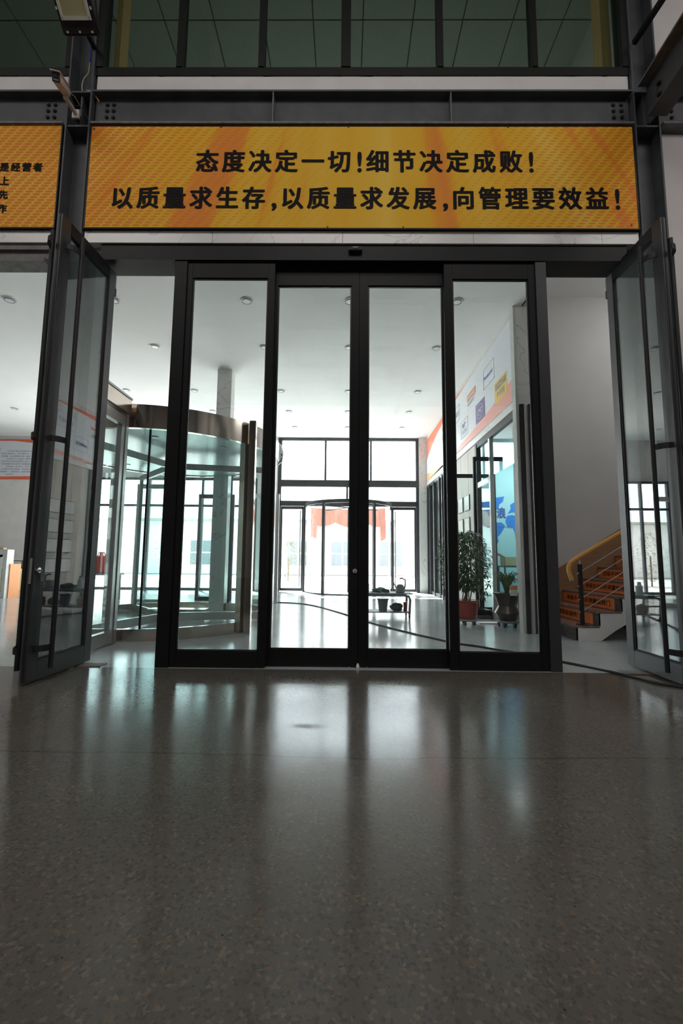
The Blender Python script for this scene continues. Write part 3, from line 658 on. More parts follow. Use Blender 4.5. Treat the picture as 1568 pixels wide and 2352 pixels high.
# ================================================================== SWING DOORS
def swing(x, y0, y1, s, ztop, label, lock):
    """x: plane of the leaf; s: +1 if the face seen looks to +X; y0 near edge, y1 pivot edge"""
    t = thing('swing_door', label, 'door', 'tall glass swing doors standing open')
    h = 0.022; zb = 0.02
    MB().box(x-h, x+h, y0, y0+0.115, zb, ztop).build('stile', M_DARK2, t, bevel=0.003)
    MB().box(x-h, x+h, y1-0.10, y1, zb, ztop).build('stile', M_DARK2, t, bevel=0.003)
    MB().box(x-h, x+h, y0+0.115, y1-0.10, zb, 0.17).build('bottom_rail', M_DARK2, t)
    MB().box(x-h, x+h, y0+0.115, y1-0.10, ztop-0.115, ztop).build('top_rail', M_DARK, t)
    MB().box(x-0.004, x+0.004, y0+0.115, y1-0.10, 0.17, ztop-0.115).build('pane', G_LEAF, t)
    g = MB(); e = 0.014
    g.box(x-0.014, x+0.014, y0+0.115, y0+0.115+e, 0.17, ztop-0.115); g.box(x-0.014, x+0.014, y1-0.10-e, y1-0.10, 0.17, ztop-0.115)
    g.box(x-0.014, x+0.014, y0+0.115, y1-0.1, 0.17, 0.17+e); g.build('glazing_bead', M_BLACKR, t)
    MB().box(x-0.008, x+0.008, y0-0.004, y0, zb, ztop).build('brush_seal', M_BLACKR, t)
    for sd in (1, -1):
        hy = y0+0.165 if sd == s else y0+0.06
        hx = x+sd*0.10
        hd_ = MB().cyl((hx, hy, 0.10), (hx, hy, 3.83), 0.019).build('pull_bar', M_BLACKR, t, True)
        for z in (0.27, 1.97, 3.68):
            q = MB(); pp = []
            for k in range(7):
                a = k/6*PI/2
                pp.append((x+sd*(h+(0.10-h)*math.sin(a)), hy-0.11+0.11*(1-math.cos(a)), z))
            for A, B in zip(pp[:-1], pp[1:]): q.bar(A, B, 0.05, 0.008) if False else q.obox((Vector(A)+Vector(B))/2, (0.008, (Vector(B)-Vector(A)).length+0.004, 0.05), Matrix.Rotation(math.atan2(-(B[0]-A[0]), B[1]-A[1]), 3, 'Z'))
            q.build('bracket', M_BLACKR, hd_)
    # pivot hardware at the free top corner
    MB().box(x-0.012, x+0.012, y1, y1+0.03, ztop-0.16, ztop-0.02).build('pivot_block', M_STEELD, t)
    MB().box(x-0.016, x+0.016, y1, y1+0.035, ztop-0.24, ztop-0.16).build('pivot_cover', M_BLACKR, t)
    if lock:
        MB().box(x-0.010, x+0.010, y0-0.008, y0-0.004, 0.78, 0.98).build('lock_plate', M_SSL, t)
        MB().cyl((x+s*h, y0+0.035, 0.885), (x+s*(h+0.02), y0+0.035, 0.885), 0.022, seg=16).build('lock_cylinder', M_CHROME, t, True)
        MB().box(x+s*(h+0.02), x+s*(h+0.05), y0+0.032, y0+0.038, 0.875, 0.89).box(x+s*(h+0.04), x+s*(h+0.046), y0+0.03, y0+0.06, 0.80, 0.872).build('key', M_STEELD, t)
    return settle(t)
swl = swing(-2.455, 3.49, 4.29, 1, 3.94, 'open glass swing door at left with long black pull bar', True)
swl.rotation_euler = (0, 0, math.radians(-3.3))
swr = swing(2.74, 3.57, 4.37, -1, 3.985, 'open glass swing door at right, cut by the picture edge', False)
for k, (x, y, lab) in enumerate(((-2.42, 4.19, 'dusty metal floor pivot plate under the left swing door'), (2.62, 4.13, 'dusty floor pivot plate beside the right swing door'))):
    t = thing('floor_plate', lab, 'floor plate', 'pivot plates set in the floor')
    MB().box(x-0.12, x+0.2, y-0.07, y+0.05, 0.0, 0.006).build('plate', M_STEELD, t)
    MB().box(x-0.125, x+0.205, y-0.08, y-0.07, 0.0, 0.008).build('rim', M_BARK, t); settle(t)

# ================================================================== DOWNLIGHTS
LX = [(-4.97, 'leftmost'), (-3.43, 'second'), (-1.47, 'third'), (0.042, 'fourth'), (1.60, 'rightmost')]
LY = [(6.085, 'nearest row'), (7.51, 'second row'), (9.58, 'third row'), (10.96, 'fourth row'), (12.32, 'farthest row')]
dl = None
def downlight(x, y, label):
    global dl
    if dl is None:
        t = thing('downlight', label, 'ceiling light', 'round recessed downlights in the showroom ceiling')
        MB().lathe((x, y, 4.735), [(0.062, 0.014), (0.066, 0.004), (0.086, 0.0), (0.088, 0.013)], 32).build('rim', M_REFL, t, True)
        o = MB(); o.arc((x, y), 0.066, 0.004, 4.728, 4.745, 0, 360, 32); o.build('trim_ring', M_PLAST, t, True)
        MB().cyl((x, y, 4.736), (x, y, 4.73), 0.058, seg=28).build('diffuser', M_BOARD, t)
        dl = settle(t); return t
    return dup(dl, (x-dl.location.x, y-dl.location.y, 0), label)
for y, ly in LY:
    for x, lx in LX:
        downlight(x, y, 'round white downlight, %s of the %s' % (lx, ly))
downlight(-8.487, 10.88, 'round white downlight in the ceiling over the wall sign at far left')

# ================================================================== INTERIOR PILLAR
struct('wall_pillar', MB().box(-2.575, -2.29, 8.455, 8.72, 0, 4.75), M_MARBLE, 'square marble pillar behind the revolving door')

# ================================================================== LARGE REVOLVING DOOR
C = (-2.78, 6.95); R = 1.65
rd = thing('revolving_door', 'large stainless steel revolving door with green tinted curved glass', 'revolving door')
MB().arc(C, R+0.03, 0.06, 2.585, 2.885, 0, 360, 72).build('canopy_band', M_SS, rd, True)
MB().arc(C, R-0.03, R-0.05, 2.60, 2.63, 0, 360, 48).build('canopy_ceiling', mat('pale_green_canopy_ceiling', (0.55, 0.66, 0.66), 0.25), rd)
MB().arc(C, R-0.03, R-0.05, 2.84, 2.86, 0, 360, 48).build('canopy_top', M_SSL, rd)
for k in range(7):
    a = math.radians(-80+k*46); MB().cyl((C[0]+1.2*math.cos(a), C[1]+1.2*math.sin(a), 2.59), (C[0]+1.2*math.cos(a), C[1]+1.2*math.sin(a), 2.602), 0.05, seg=16).build('downlight_ring', M_SSL, rd)
for a0, a1 in ((-152, -34), (28, 148)):
    MB().arc(C, R+0.015, 0.05, 0.0, 0.145, a0, a1, 30).build('base_band', M_SS, rd, True)
    MB().arc(C, R, 0.01, 0.145, 2.585, a0, a1, 30).build('curved_pane', G_TEAL, rd, True)
    for a in (a0, a1):
        r_ = math.radians(a); MB().obox((C[0]+(R-0.0)*math.cos(r_), C[1]+(R-0.0)*math.sin(r_), 1.29), (0.10, 0.075, 2.58), Matrix.Rotation(r_, 3, 'Z')).build('post', M_SS, rd)
for a in (-112, -78, 70, 105):
    r_ = math.radians(a); MB().obox((C[0]+(R-0.01)*math.cos(r_), C[1]+(R-0.01)*math.sin(r_), 1.36), (0.03, 0.022, 2.44), Matrix.Rotation(r_, 3, 'Z')).build('post', M_WIN, rd)
# outer stainless post proud of the drum beside the opening
MB().box(-1.34, -1.25, 5.94, 6.04, 0, 2.895).build('post', M_SS, rd, bevel=0.006)
MB().cyl((C[0], C[1], 0.0), (C[0], C[1], 2.6), 0.07, seg=20).build('centre_shaft', M_SS, rd, True)
for k in range(3):
    a = math.radians(12+120*k); ca, sa = math.cos(a), math.sin(a); rot = Matrix.Rotation(a, 3, 'Z')
    def seg_(r0, r1, z0, z1, th): return ((C[0]+(r0+r1)/2*ca, C[1]+(r0+r1)/2*sa, (z0+z1)/2), (r1-r0, th, z1-z0))
    wn = MB()
    for q in ((0.09, 0.15, 0.02, 2.5), (1.50, 1.56, 0.02, 2.5), (0.15, 1.50, 0.02, 0.14), (0.15, 1.50, 2.4, 2.5)):
        c_, s_ = seg_(*q, 0.05); wn.obox(c_, s_, rot)
    wg = wn.build('wing', M_SSL, rd)
    c_, s_ = seg_(0.15, 1.50, 0.14, 2.4, 0.008); MB().obox(c_, s_, rot).build('wing_pane', G_TEAL, wg)
MB().box(C[0]-0.45, C[0]+0.5, C[1]+0.35, C[1]+0.6, 0.0, 0.15).build('showcase_plinth', M_SS, rd)
settle(rd)
# silver sliding door display abutting the drum
sd_ = thing('silver_door_frame', 'silver framed glass door standing against the revolving door', 'door')
MB().box(-2.74, -2.62, 4.30, 5.20, 2.72, 2.90).build('header', M_SS, sd_)
MB().box(-2.74, -2.61, 4.30, 5.20, 2.90, 2.925).build('marble_cap', M_MARBLE, sd_)
MB().box(-2.72, -2.64, 5.14, 5.20, 0, 2.72).build('stile', M_SSL, sd_)
MB().box(-2.71, -2.65, 5.06, 5.135, 0.02, 2.68).build('stile', M_SSL, sd_)
MB().box(-2.71, -2.65, 4.44, 4.52, 0.02, 2.68).build('stile', M_SSL, sd_)
MB().box(-2.71, -2.65, 4.52, 5.06, 0.02, 0.16).build('bottom_rail', M_SSL, sd_)
MB().box(-2.71, -2.65, 4.52, 5.06, 2.56, 2.68).build('top_rail', M_SSL, sd_)
MB().box(-2.684, -2.676, 4.52, 5.06, 0.16, 2.56).build('pane', G_TEAL, sd_)
settle(sd_)
# display door frames behind the drum
def display_frame(x, y, w_, h_, m_, label, rot=0.0, tall=None, grp='sample door frames standing in the showroom'):
    t = thing('display_door_frame', label, 'door', grp)
    MB().box(x, x+0.07, y, y+0.06, 0, h_).build('post', m_, t); MB().box(x+w_-0.07, x+w_, y, y+0.06, 0, h_).build('post', m_, t)
    MB().box(x+0.07, x+w_-0.07, y, y+0.06, h_-0.1, h_).build('top_rail', m_, t); MB().box(x+0.07, x+w_-0.07, y, y+0.06, 0.0, 0.09).build('bottom_rail', m_, t)
    MB().box(x+0.07, x+w_-0.07, y+0.026, y+0.034, 0.09, h_-0.1).build('pane', G_PART, t)
    return settle(t)
display_frame(-4.6, 9.6, 0.95, 2.6, M_SSL, 'silver sample door frame seen through the left part of the drum')
display_frame(-3.5, 10.4, 0.85, 2.5, M_DARK2, 'charcoal sample door frame seen through the drum near the pillar')
display_frame(-2.25, 9.9, 0.75, 2.45, M_SSL, 'silver sample door frame right behind the drum post')
# tall polished post right of the drum with chrome bracket
tp = thing('display_post', 'tall narrow polished post at the right of the revolving door with a chrome bracket', 'post')
MB().box(-1.385, -1.325, 8.2, 8.3, 0, 3.30).build('post', M_SSL, tp)
MB().tube([(-1.32, 8.2, 3.20), (-1.25, 8.19, 3.12), (-1.215, 8.18, 2.97), (-1.225, 8.18, 2.83), (-1.30, 8.19, 2.75)], [0.02, 0.03, 0.045, 0.035, 0.02], 10).build('chrome_bracket', M_CHROME, tp, True)
settle(tp)

# ================================================================== FAR REVOLVING DOOR
C2 = (0.10, 13.5); R2 = 1.31
fr = thing('revolving_door', 'small dark-framed revolving door in the far glazed front', 'revolving door')
MB().arc(C2, R2+0.02, 0.05, 2.56, 2.66, 180, 360, 40).build('canopy_band', M_DARK2, fr, True)
MB().arc(C2, R2, 0.008, 0.03, 2.56, 180, 360, 40).build('curved_pane', G_CLEAR, fr, True)
MB().arc(C2, R2+0.01, 0.03, 0.0, 0.03, 180, 360, 40).build('base_band', M_DARK2, fr, True)
for a in (237, 303): 
    r_ = math.radians(a); MB().obox((C2[0]+R2*math.cos(r_), C2[1]+R2*math.sin(r_), 1.3), (0.07, 0.07, 2.58), Matrix.Rotation(r_, 3, 'Z')).build('post', M_DARK2, fr)
MB().cyl((C2[0], C2[1]-0.1, 0), (C2[0], C2[1]-0.1, 2.56), 0.03, seg=12).build('centre_shaft', M_DARK2, fr)
for k in range(4):
    a = math.radians(38+90*k)
    MB().bar((C2[0], C2[1]-0.1, 2.55), (C2[0]+1.15*math.cos(a), C2[1]-0.1+1.05*math.sin(a), 2.55), 0.04, 0.03).build('wing_rail', M_DARK2, fr)
settle(fr)
cl = thing('red_cloth', 'faded red cloth draped outside behind the far revolving door', 'cloth')
q = MB(); n_ = 40; top = []; bot = []
for i in range(n_+1):
    a = math.radians(20+140*i/n_); rr = 1.25+0.03*math.sin(i*1.3)
    x = C2[0]+rr*math.cos(a); y = 13.75+rr*0.6*math.sin(a)
    lowz = 2.18-0.16*abs(math.sin(i*PI/13))+ (0.0 if 4 < i < 36 else -0.5)
    top.append(q.bm.verts.new((x, y, 2.62))); bot.append(q.bm.verts.new((x+0.02, y+0.02, lowz)))
for i in range(n_): q.bm.faces.new((top[i], top[i+1], bot[i+1], bot[i]))
bmesh.ops.solidify(q.bm, geom=q.bm.faces[:], thickness=0.01)
q.build('drape', M_CLOTH, cl); settle(cl)

# ================================================================== SPONSOR SIGN ON THE RIGHT WALL
sg = thing('sponsor_sign', 'long white sign with red swooshes and supplier logos along the right wall', 'sign')
XS = 2.478
MB().box(XS, 2.489, 6.36, 13.25, 3.36, 4.64).build('board', M_BOARD, sg)
def spoly(pts, m_, nm, dx=0.002): MB().prism([(XS-0.0002, y, z) for y, z in pts], (-dx, 0, 0)).build(nm, m_, sg)
def curve(p0, p1, c, n=14): return [((1-t)**2*p0[0]+2*t*(1-t)*c[0]+t*t*p1[0], (1-t)**2*p0[1]+2*t*(1-t)*c[1]+t*t*p1[1]) for t in [i/n for i in range(n+1)]]
spoly([(13.25, 4.64)]+curve((8.0, 4.64), (13.25, 4.02), (11.6, 4.63)), M_RED, 'top_swoosh')
spoly([(13.25, 4.02)]+curve((13.25, 3.95), (8.6, 4.635), (11.6, 4.585))+curve((8.0, 4.64), (13.25, 4.02), (11.6, 4.63)), M_ORNG, 'top_swoosh_edge', 0.002) if False else None
spoly([(6.36, 3.36)]+curve((6.36, 3.70), (13.25, 3.36), (8.0, 3.45)), M_PINKR, 'bottom_swoosh')
spoly([(13.25, 3.36), (13.25, 3.62)]+curve((13.25, 3.60), (10.2, 3.36), (12, 3.42)), M_ORNG, 'bottom_swoosh_end')
def SP(u, v, t): return Vector((XS-0.006, -u, v))         # reading direction runs towards -Y
def logo_text(s_, ya, yb, z0, z1, m_, bold=0.02): text_part(s_, -ya, -yb, z0, z1, m_, sg, SP, bold)
def frame(ya, yb, z0, z1):
    e = 0.006; q = MB()
    q.box(XS-0.003, XS, yb, ya, z0, z0+e).box(XS-0.003, XS, yb, ya, z1-e, z1).box(XS-0.003, XS, yb, yb+e, z0, z1).box(XS-0.003, XS, ya-e, ya, z0, z1); q.build('logo_border', M_GREYT, sg)
def rect(ya, yb, z0, z1, m_): MB().box(XS-0.004, XS, yb, ya, z0, z1).build('logo_panel', m_, sg)
frame(7.70, 7.13, 4.04, 4.40); logo_text('Panasonic', 7.66, 7.20, 4.19, 4.26, M_BLUE)
rect(7.127, 6.578, 3.568, 3.918, M_YEL); MB().box(XS-0.006, XS-0.004, 6.62, 7.08, 3.78, 3.88).build('logo_panel', M_GREYT, sg)
text_part('STANLEY', -7.05, -6.65, 3.795, 3.865, M_YEL, sg, lambda u, v, t: Vector((XS-0.008, -u, v)), 0.02)
logo_text('史丹利', 7.03, 6.68, 3.62, 3.74, M_GREYT)
rect(8.20, 7.655, 3.553, 3.92, M_PURP)
oc = MB(); oc.arc((0, 0), 0.17, 0.012, 0, 0.003, 0, 360, 32); bmesh.ops.transform(oc.bm, matrix=Matrix.Translation((XS-0.005, 7.93, 3.735)) @ Matrix.Rotation(-PI/2, 4, 'Y') @ Matrix.Diagonal((0.8, 1.05, 1, 1)), verts=oc.bm.verts); oc.build('logo_ring', M_BOARD, sg)
logo_text('CMT', 8.07, 7.79, 3.675, 3.795, M_BOARD, 0.01)
rect(8.755, 8.18, 4.195, 4.332, M_RUSTO); logo_text('SEZARE', 8.70, 8.24, 4.225, 4.30, M_BOARD, 0.01); logo_text('盖泽自动门', 8.72, 8.22, 4.09, 4.165, M_GREYT, 0.01)
frame(9.98, 9.37, 4.045, 4.40); logo_text('SMNET', 9.90, 9.42, 4.16, 4.26, M_GREYT)
frame(9.28, 8.745, 3.56, 3.925); logo_text('凯隆', 9.17, 8.88, 3.76, 3.86, M_BLUE, 0.03); logo_text('KAILONG', 9.19, 8.84, 3.63, 3.72, M_GREYT, 0.01)
spoly([(11.10, 4.30), (11.05, 4.42), (10.92, 4.30), (10.84, 4.38), (10.76, 4.29), (10.55, 4.33), (10.50, 4.40), (10.53, 4.27), (10.74, 4.25), (10.84, 4.33), (10.92, 4.25), (11.04, 4.36), (11.06, 4.29)], M_RED, 'logo_crown')
logo_text('DORMA', 11.08, 10.54, 4.06, 4.16, M_GREYT, 0.03)
frame(10.45, 9.95, 3.60, 3.95) ; logo_text('NABCO', 10.40, 10.0, 3.74, 3.82, M_PURP, 0.02)
frame(12.05, 11.65, 3.95, 4.20); logo_text('IWC', 11.95, 11.75, 4.04, 4.11, M_GREYT)
for z in (4.02, 3.82, 3.62): logo_text('自动门五金', 12.85, 12.30, z-0.05, z+0.03, M_GREYT, 0.01)
settle(sg)
pq = thing('wall_plaque', 'silver framed plaque on the beige panelled wall, upper one of the nearest column', 'plaque', 'silver plaques on the beige wall')
MB().box(2.500, 2.515, 8.85, 9.20, 2.00, 2.32).build('frame', M_DARK2, pq); MB().box(2.494, 2.500, 8.865, 9.185, 2.015, 2.305).build('face', M_PLAQ, pq); settle(pq)
names = {0: 'nearest', 1: 'middle', 2: 'farthest'}
for c_ in range(3):
    for r__ in range(4):
        if c_ == 0 and r__ == 0: continue
        dup(pq, (0, 0.49*c_, -0.46*r__), 'silver framed plaque on the beige panelled wall, %s of the %s column' % (('upper one', 'second from top', 'third from top', 'lowest')[r__], names[c_]))

# board on the far left wall
ls = thing('company_board', 'white board with small text lines and red bands on the far left wall', 'sign')
MB().box(-11.95, -9.45, 13.472, 13.497, 3.36, 4.64).build('board', M_BOARD, ls)
MB().prism([(-12.0, 13.468, 4.57), (-10.45, 13.468, 4.59), (-9.45, 13.468, 4.49), (-9.45, 13.468, 4.64), (-12.0, 13.468, 4.64)], (0, -0.004, 0)).build('red_band', M_RED, ls)
MB().prism([(-12.0, 13.468, 3.36), (-9.45, 13.468, 3.36), (-9.45, 13.468, 3.47), (-12.0, 13.468, 3.43)], (0, -0.004, 0)).build('red_band', M_RED, ls)
MB().box(-12.0, -10.85, 13.462, 13.47, 3.85, 4.36).build('photo', M_PURP, ls)
lines = ['公司引进门控行业先进的生产设备与技术服务', '自动门旋转门、平移感应门、医用重叠门', '地弹簧、办公隔断等产品、检测、销售及安装', '公司位于工业园、拥有标准化厂房', '公司与国内外知名品牌建立合作、以质量求生存', '门控设备的专业配件与安装维修、提供服务', '诚信经营、用户至上、为客户提供满意产品', '公司愿与各界朋友、共同发展共创未来', '质量第一、服务为先、追求卓越、携手共进', '欢迎光临指导。']
for i, s_ in enumerate(lines):
    z = 4.26-i*0.082; x0 = -10.62 if i % 3 == 0 else -10.78
    text_part(s_, x0, -9.50 if i < 9 else -10.35, z-0.022, z+0.022, M_GREYT, ls, lambda u, v, t: Vector((u, 13.464, v)), 0.01)
settle(ls)

# ================================================================== STAIRS
st = thing('staircase', 'staircase climbing to the right with orange lettered risers and white side', 'stairs')
RZ, TX, X0, YN, YF = 0.181, 0.288, 2.92, 5.70, 7.165
NST = 12
prof = [(X0, 0.0)]
for k in range(NST):
    prof.append((X0+k*TX, (k+1)*RZ-0.02)); prof.append((X0+(k+1)*TX, (k+1)*RZ-0.02))
under = [(X0+NST*TX, NST*RZ-0.30), (X0+0.62, 0.20), (X0+0.50, 0.13), (X0+0.31, 0.0)]
MB().prism([(x, YN, z) for x, z in prof]+[(x, YN, z) for x, z in under], (0, YF-YN, 0)).build('flight', M_WHITE, st)
rtext = {1: '三翼智能旋转门', 2: '单扇手动回折两翼旋转门', 3: '单扇自动回折两翼旋转门', 4: '双扇手动回折两翼旋转门', 5: '双扇自动平移门'}
for k in range(NST):
    x = X0+k*TX; z0 = k*RZ; z1 = (k+1)*RZ
    MB().box(x-0.012, x+0.02, YN, YF, z0+0.002, z1-0.022).build('riser', M_STONE, st)
    MB().box(x-0.03, x+TX+0.005, YN-0.005, YF, z1-0.022, z1).build('tread', M_TREAD, st)
    if k >= 1:
        o = MB().box(x-0.016, x-0.012, YN+0.11, YF-0.02, z0+0.006, z1-0.026).build('orange_sheet', M_STEPO, st)
        if k in rtext:
            ya, yb = YF-0.14, YN+0.20
            if k == 1: ya, yb = YF-0.35, YN+0.40
            if k == 3: ya = YF-0.16; yb = YN+0.25
            text_part(rtext[k], -ya, -yb, z0+0.045, z1-0.062, M_INK, o, lambda u, v, t, x=x: Vector((x-0.0175, -u, v)), 0.012)
# skirting board against the wall
sk = [(X0-0.15, 0.0), (X0-0.15, 0.56), (X0+NST*TX, 0.56+0.15+NST*RZ), (X0+NST*TX, NST*RZ)]
MB().prism([(x, 7.15, z) for x, z in ((X0-0.16, 0.0), (X0-0.16, 0.46), (X0+NST*TX, 0.46+(NST*TX+0.16)*RZ/TX), (X0+NST*TX, NST*RZ), (X0, 0.0))], (0, 0.018, 0)).build('skirting', M_WOODB, st)
# balustrade
ry = 5.80
sl = RZ/TX*0.965
bp0 = MB().box(3.035, 3.075, ry-0.02, ry+0.02, 0.181, 0.955).build('baluster', M_BLACKR, st)
MB().box(3.00, 3.11, ry-0.05, ry+0.05, 0.181, 0.19).build('foot_plate', M_BLACKR, bp0)
MB().cyl((3.055, ry, 0.955), (3.055, ry, 1.01), 0.012).build('saddle', M_CHROME, bp0, True)
MB().box(3.035+TX*4, 3.075+TX*4, ry-0.02, ry+0.02, 0.181*5, 0.955+0.181*4).build('baluster', M_BLACKR, st)
for z in (0.845, 0.68, 0.51, 0.342):
    MB().cyl((3.01, ry, z-0.02), (3.01+3.0, ry, z-0.02+3.0*0.607), 0.0065, seg=8).build('wire_rod', M_SSL, st, True)
pts = [(2.938, ry, 0.765), (2.925, ry, 0.80), (2.914, ry, 0.84), (2.909, ry, 0.88), (2.911, ry, 0.92), (2.922, ry, 0.953), (2.942, ry, 0.98), (2.972, ry, 1.006), (3.01, ry, 1.03)]+[(3.01+k*0.5, ry, 1.03+k*0.5*0.575) for k in range(1, 7)]
MB().tube(pts, 0.029, 12).build('handrail', M_RAIL, st, True)
MB().cyl((2.941, ry, 0.745), (2.935, ry, 0.768), 0.030).build('end_cap', M_CHROME, st, True)
settle(st)
rp_ = thing('red_pot', 'dark red pot with a plant in the shade under the stairs', 'pot')
MB().lathe((4.15, 6.40, 0), [(0.12, 0), (0.17, 0.03), (0.19, 0.2), (0.20, 0.22), (0.18, 0.225)], 24).build('bowl', M_POT, rp_, True)
q = MB()
for k in range(14):
    a = k*2.4; q.bar((4.15, 6.4, 0.2), (4.15+0.13*math.cos(a), 6.4+0.13*math.sin(a), 0.30+0.02*(k % 3)), 0.03, 0.004)
tag(q.build('foliage', M_LEAFG2, rp_), kind='stuff'); settle(rp_)

# ================================================================== DISPLAY LEAVES BY THE TEAL ROOM
def disp(x0, x1, y, ztop, zb, label, handle):
    t = thing('display_door_leaf', label, 'door', 'dark-framed sample door leaves by the teal room')
    MB().box(x0, x0+0.05, y, y+0.045, zb, ztop).build('stile', M_DARK, t); MB().box(x1-0.05, x1, y, y+0.045, zb, ztop).build('stile', M_DARK, t)
    MB().box(x0+0.05, x1-0.05, y, y+0.045, ztop-0.07, ztop).build('top_rail', M_DARK, t); MB().box(x0+0.05, x1-0.05, y, y+0.045, zb, zb+0.08).build('bottom_rail', M_DARK, t)
    MB().box(x0+0.05, x1-0.05, y+0.02, y+0.026, zb+0.08, ztop-0.07).build('pane', G_PART, t)
    MB().box(x0-0.02, x1+0.02, y-0.10, y+0.14, 0.0, zb).build('plinth', M_STONE, t)
    if handle:
        MB().tube([(x0+0.02, y, 1.30), (x0+0.07, y-0.04, 1.32), (x0+0.11, y-0.05, 1.26), (x0+0.11, y-0.05, 0.92), (x0+0.07, y-0.04, 0.86), (x0+0.02, y, 0.88)], 0.02, 8).build('loop_handle', M_BLACKR, t, True)
    return settle(t)
disp(2.165, 2.485, 7.45, 2.76, 0.06, 'nearer dark-framed sample leaf with black loop handle, open beside the plants', True) if False else None
disp(2.27, 3.07, 7.74, 2.83, 0.06, 'nearer dark-framed sample leaf with black loop handle, open beside the plants', True)
disp(2.07, 2.85, 8.30, 2.625, 0.05, 'farther dark-framed sample leaf behind the tall green plant', False)
bs = thing('floor_board', 'pale board lying on the floor beside the red planter', 'board')
MB().box(2.12, 2.42, 7.05, 7.2, 0.0, 0.02).build('slab', M_PINKW, bs); settle(bs)

# ================================================================== PLANTS
def caster(mb, x, y, z=0.03): mb.cyl((x-0.012, y, z), (x+0.012, y, z), z, seg=12)
pl = thing('potted_ficus', 'tall bushy green plant in a dark red pot on wheels', 'potted plant')
c0 = (1.905, 7.02)
MB().lathe((c0[0], c0[1], 0.075), [(0.13, 0), (0.155, 0.03), (0.175, 0.16), (0.178, 0.27), (0.19, 0.28), (0.19, 0.30), (0.165, 0.30)], 32).build('pot', M_POT, pl, True)
MB().lathe((c0[0], c0[1], 0.06), [(0.16, 0), (0.17, 0.012), (0.165, 0.03)], 28).build('dolly', M_PLAST, pl, True)
for k in range(5):
    q = MB(); a = 2*PI*k/5+0.5; caster(q, c0[0]+0.13*math.cos(a), c0[1]+0.13*math.sin(a)); q.build('caster', M_BLACKR, pl)
MB().lathe((c0[0], c0[1], 0.35), [(0.0, 0), (0.165, 0.0), (0.165, 0.015), (0.0, 0.02)], 24).build('soil', M_SOIL, pl) if False else MB().cyl((c0[0], c0[1], 0.34), (c0[0], c0[1], 0.362), 0.166, seg=24).build('soil', M_SOIL, pl)
rr = random.Random(11)
q = MB()
for k in range(7):
    a = rr.uniform(0, 2*PI); r_ = rr.uniform(0.0, 0.08); p = Vector((c0[0]+r_*math.cos(a), c0[1]+r_*math.sin(a), 0.35)); pts = [p.copy()]
    for i in range(5): p = p+Vector((rr.uniform(-.06, .06), rr.uniform(-.06, .06), rr.uniform(.14, .2))); pts.append(p.copy())
    q.tube(pts, [0.010, 0.009, 0.007, 0.006, 0.004, 0.002], 6)
q.build('stems', M_BARK, pl, True)
def leaf(q, p, d, L, W, droop=0.3):
    d = Vector(d).normalized(); sx = d.cross(Vector((0, 0, 1)))
    if sx.length < 1e-3: sx = Vector((1, 0, 0))
    sx.normalize(); up = sx.cross(d)
    tip = p+d*L-Vector((0, 0, droop*L)); mid = p+d*L*0.5-Vector((0, 0, droop*L*0.2))
    a = q.bm.verts.new(p); b_ = q.bm.verts.new(mid+sx*W/2+up*W*0.15); c_ = q.bm.verts.new(tip); e = q.bm.verts.new(mid-sx*W/2+up*W*0.15); m_ = q.bm.verts.new(mid)
    q.bm.faces.new((a, b_, m_)); q.bm.faces.new((b_, c_, m_)); q.bm.faces.new((c_, e, m_)); q.bm.faces.new((e, a, m_))
q = MB()
for k in range(2300):
    # crown: egg, wider at 1/3 height, spilling to the left
    t = rr.random(); z = 0.52+0.93*t
    wid = 0.12+0.26*math.sin(PI*min(1, max(0, (1-t)*0.85+0.1)))
    a = rr.uniform(0, 2*PI); r_ = wid*math.sqrt(rr.random())
    p = Vector((c0[0]-0.02+r_*math.cos(a)*1.05, c0[1]+r_*math.sin(a)*0.8, z))
    leaf(q, p, (math.cos(a)+rr.uniform(-.6, .6), math.sin(a)+rr.uniform(-.6, .6), rr.uniform(-.5, .6)), rr.uniform(.06, .10), rr.uniform(.03, .042), rr.uniform(.2, .7))
for k in range(90):  # long arching sprays at left and the broad rosettes at right
    a = rr.uniform(-0.5, 0.5); s_ = rr.random()
    p = Vector((c0[0]-0.30-0.07*math.sin(s_*9)-0.03*s_, c0[1]+rr.uniform(-.08, .08), 0.60+0.75*s_)); leaf(q, p, (-1, a, -0.6), 0.07, 0.022, .6)
tag(q.build('foliage', M_LEAFG, pl), kind='stuff')
q = MB()
for (x, z) in ((2.27, 0.78), (2.31, 0.64), (2.26, 0.53), (2.20, 0.90), (2.22, 0.45)):
    for k in range(9):
        a = 2*PI*k/9; leaf(q, Vector((x-0.07, 6.95, z)), (math.cos(a), -0.5, math.sin(a)*0.8), 0.095, 0.034, .3)
tag(q.build('broad_leaves', M_LEAFG2, pl), kind='stuff')
settle(pl)
sp2 = thing('potted_spider_plant', 'arching grass-leaved plant in a dark pot on wheels, right of the ficus', 'potted plant')
c1 = (2.46, 6.80)
MB().lathe((c1[0], c1[1], 0.08), [(0.09, 0), (0.13, 0.03), (0.19, 0.13), (0.135, 0.23), (0.18, 0.36), (0.205, 0.42), (0.19, 0.43)], 30).build('pot', M_POTB, sp2, True)
for k in range(5):
    q = MB(); a = 2*PI*k/5+0.2; caster(q, c1[0]+0.13*math.cos(a), c1[1]+0.13*math.sin(a), 0.035); q.build('caster', M_BLACKR, sp2)
MB().lathe((c1[0], c1[1], 0.065), [(0.15, 0), (0.165, 0.012), (0.16, 0.03)], 24).build('dolly', M_PLAST, sp2, True)
q = MB()
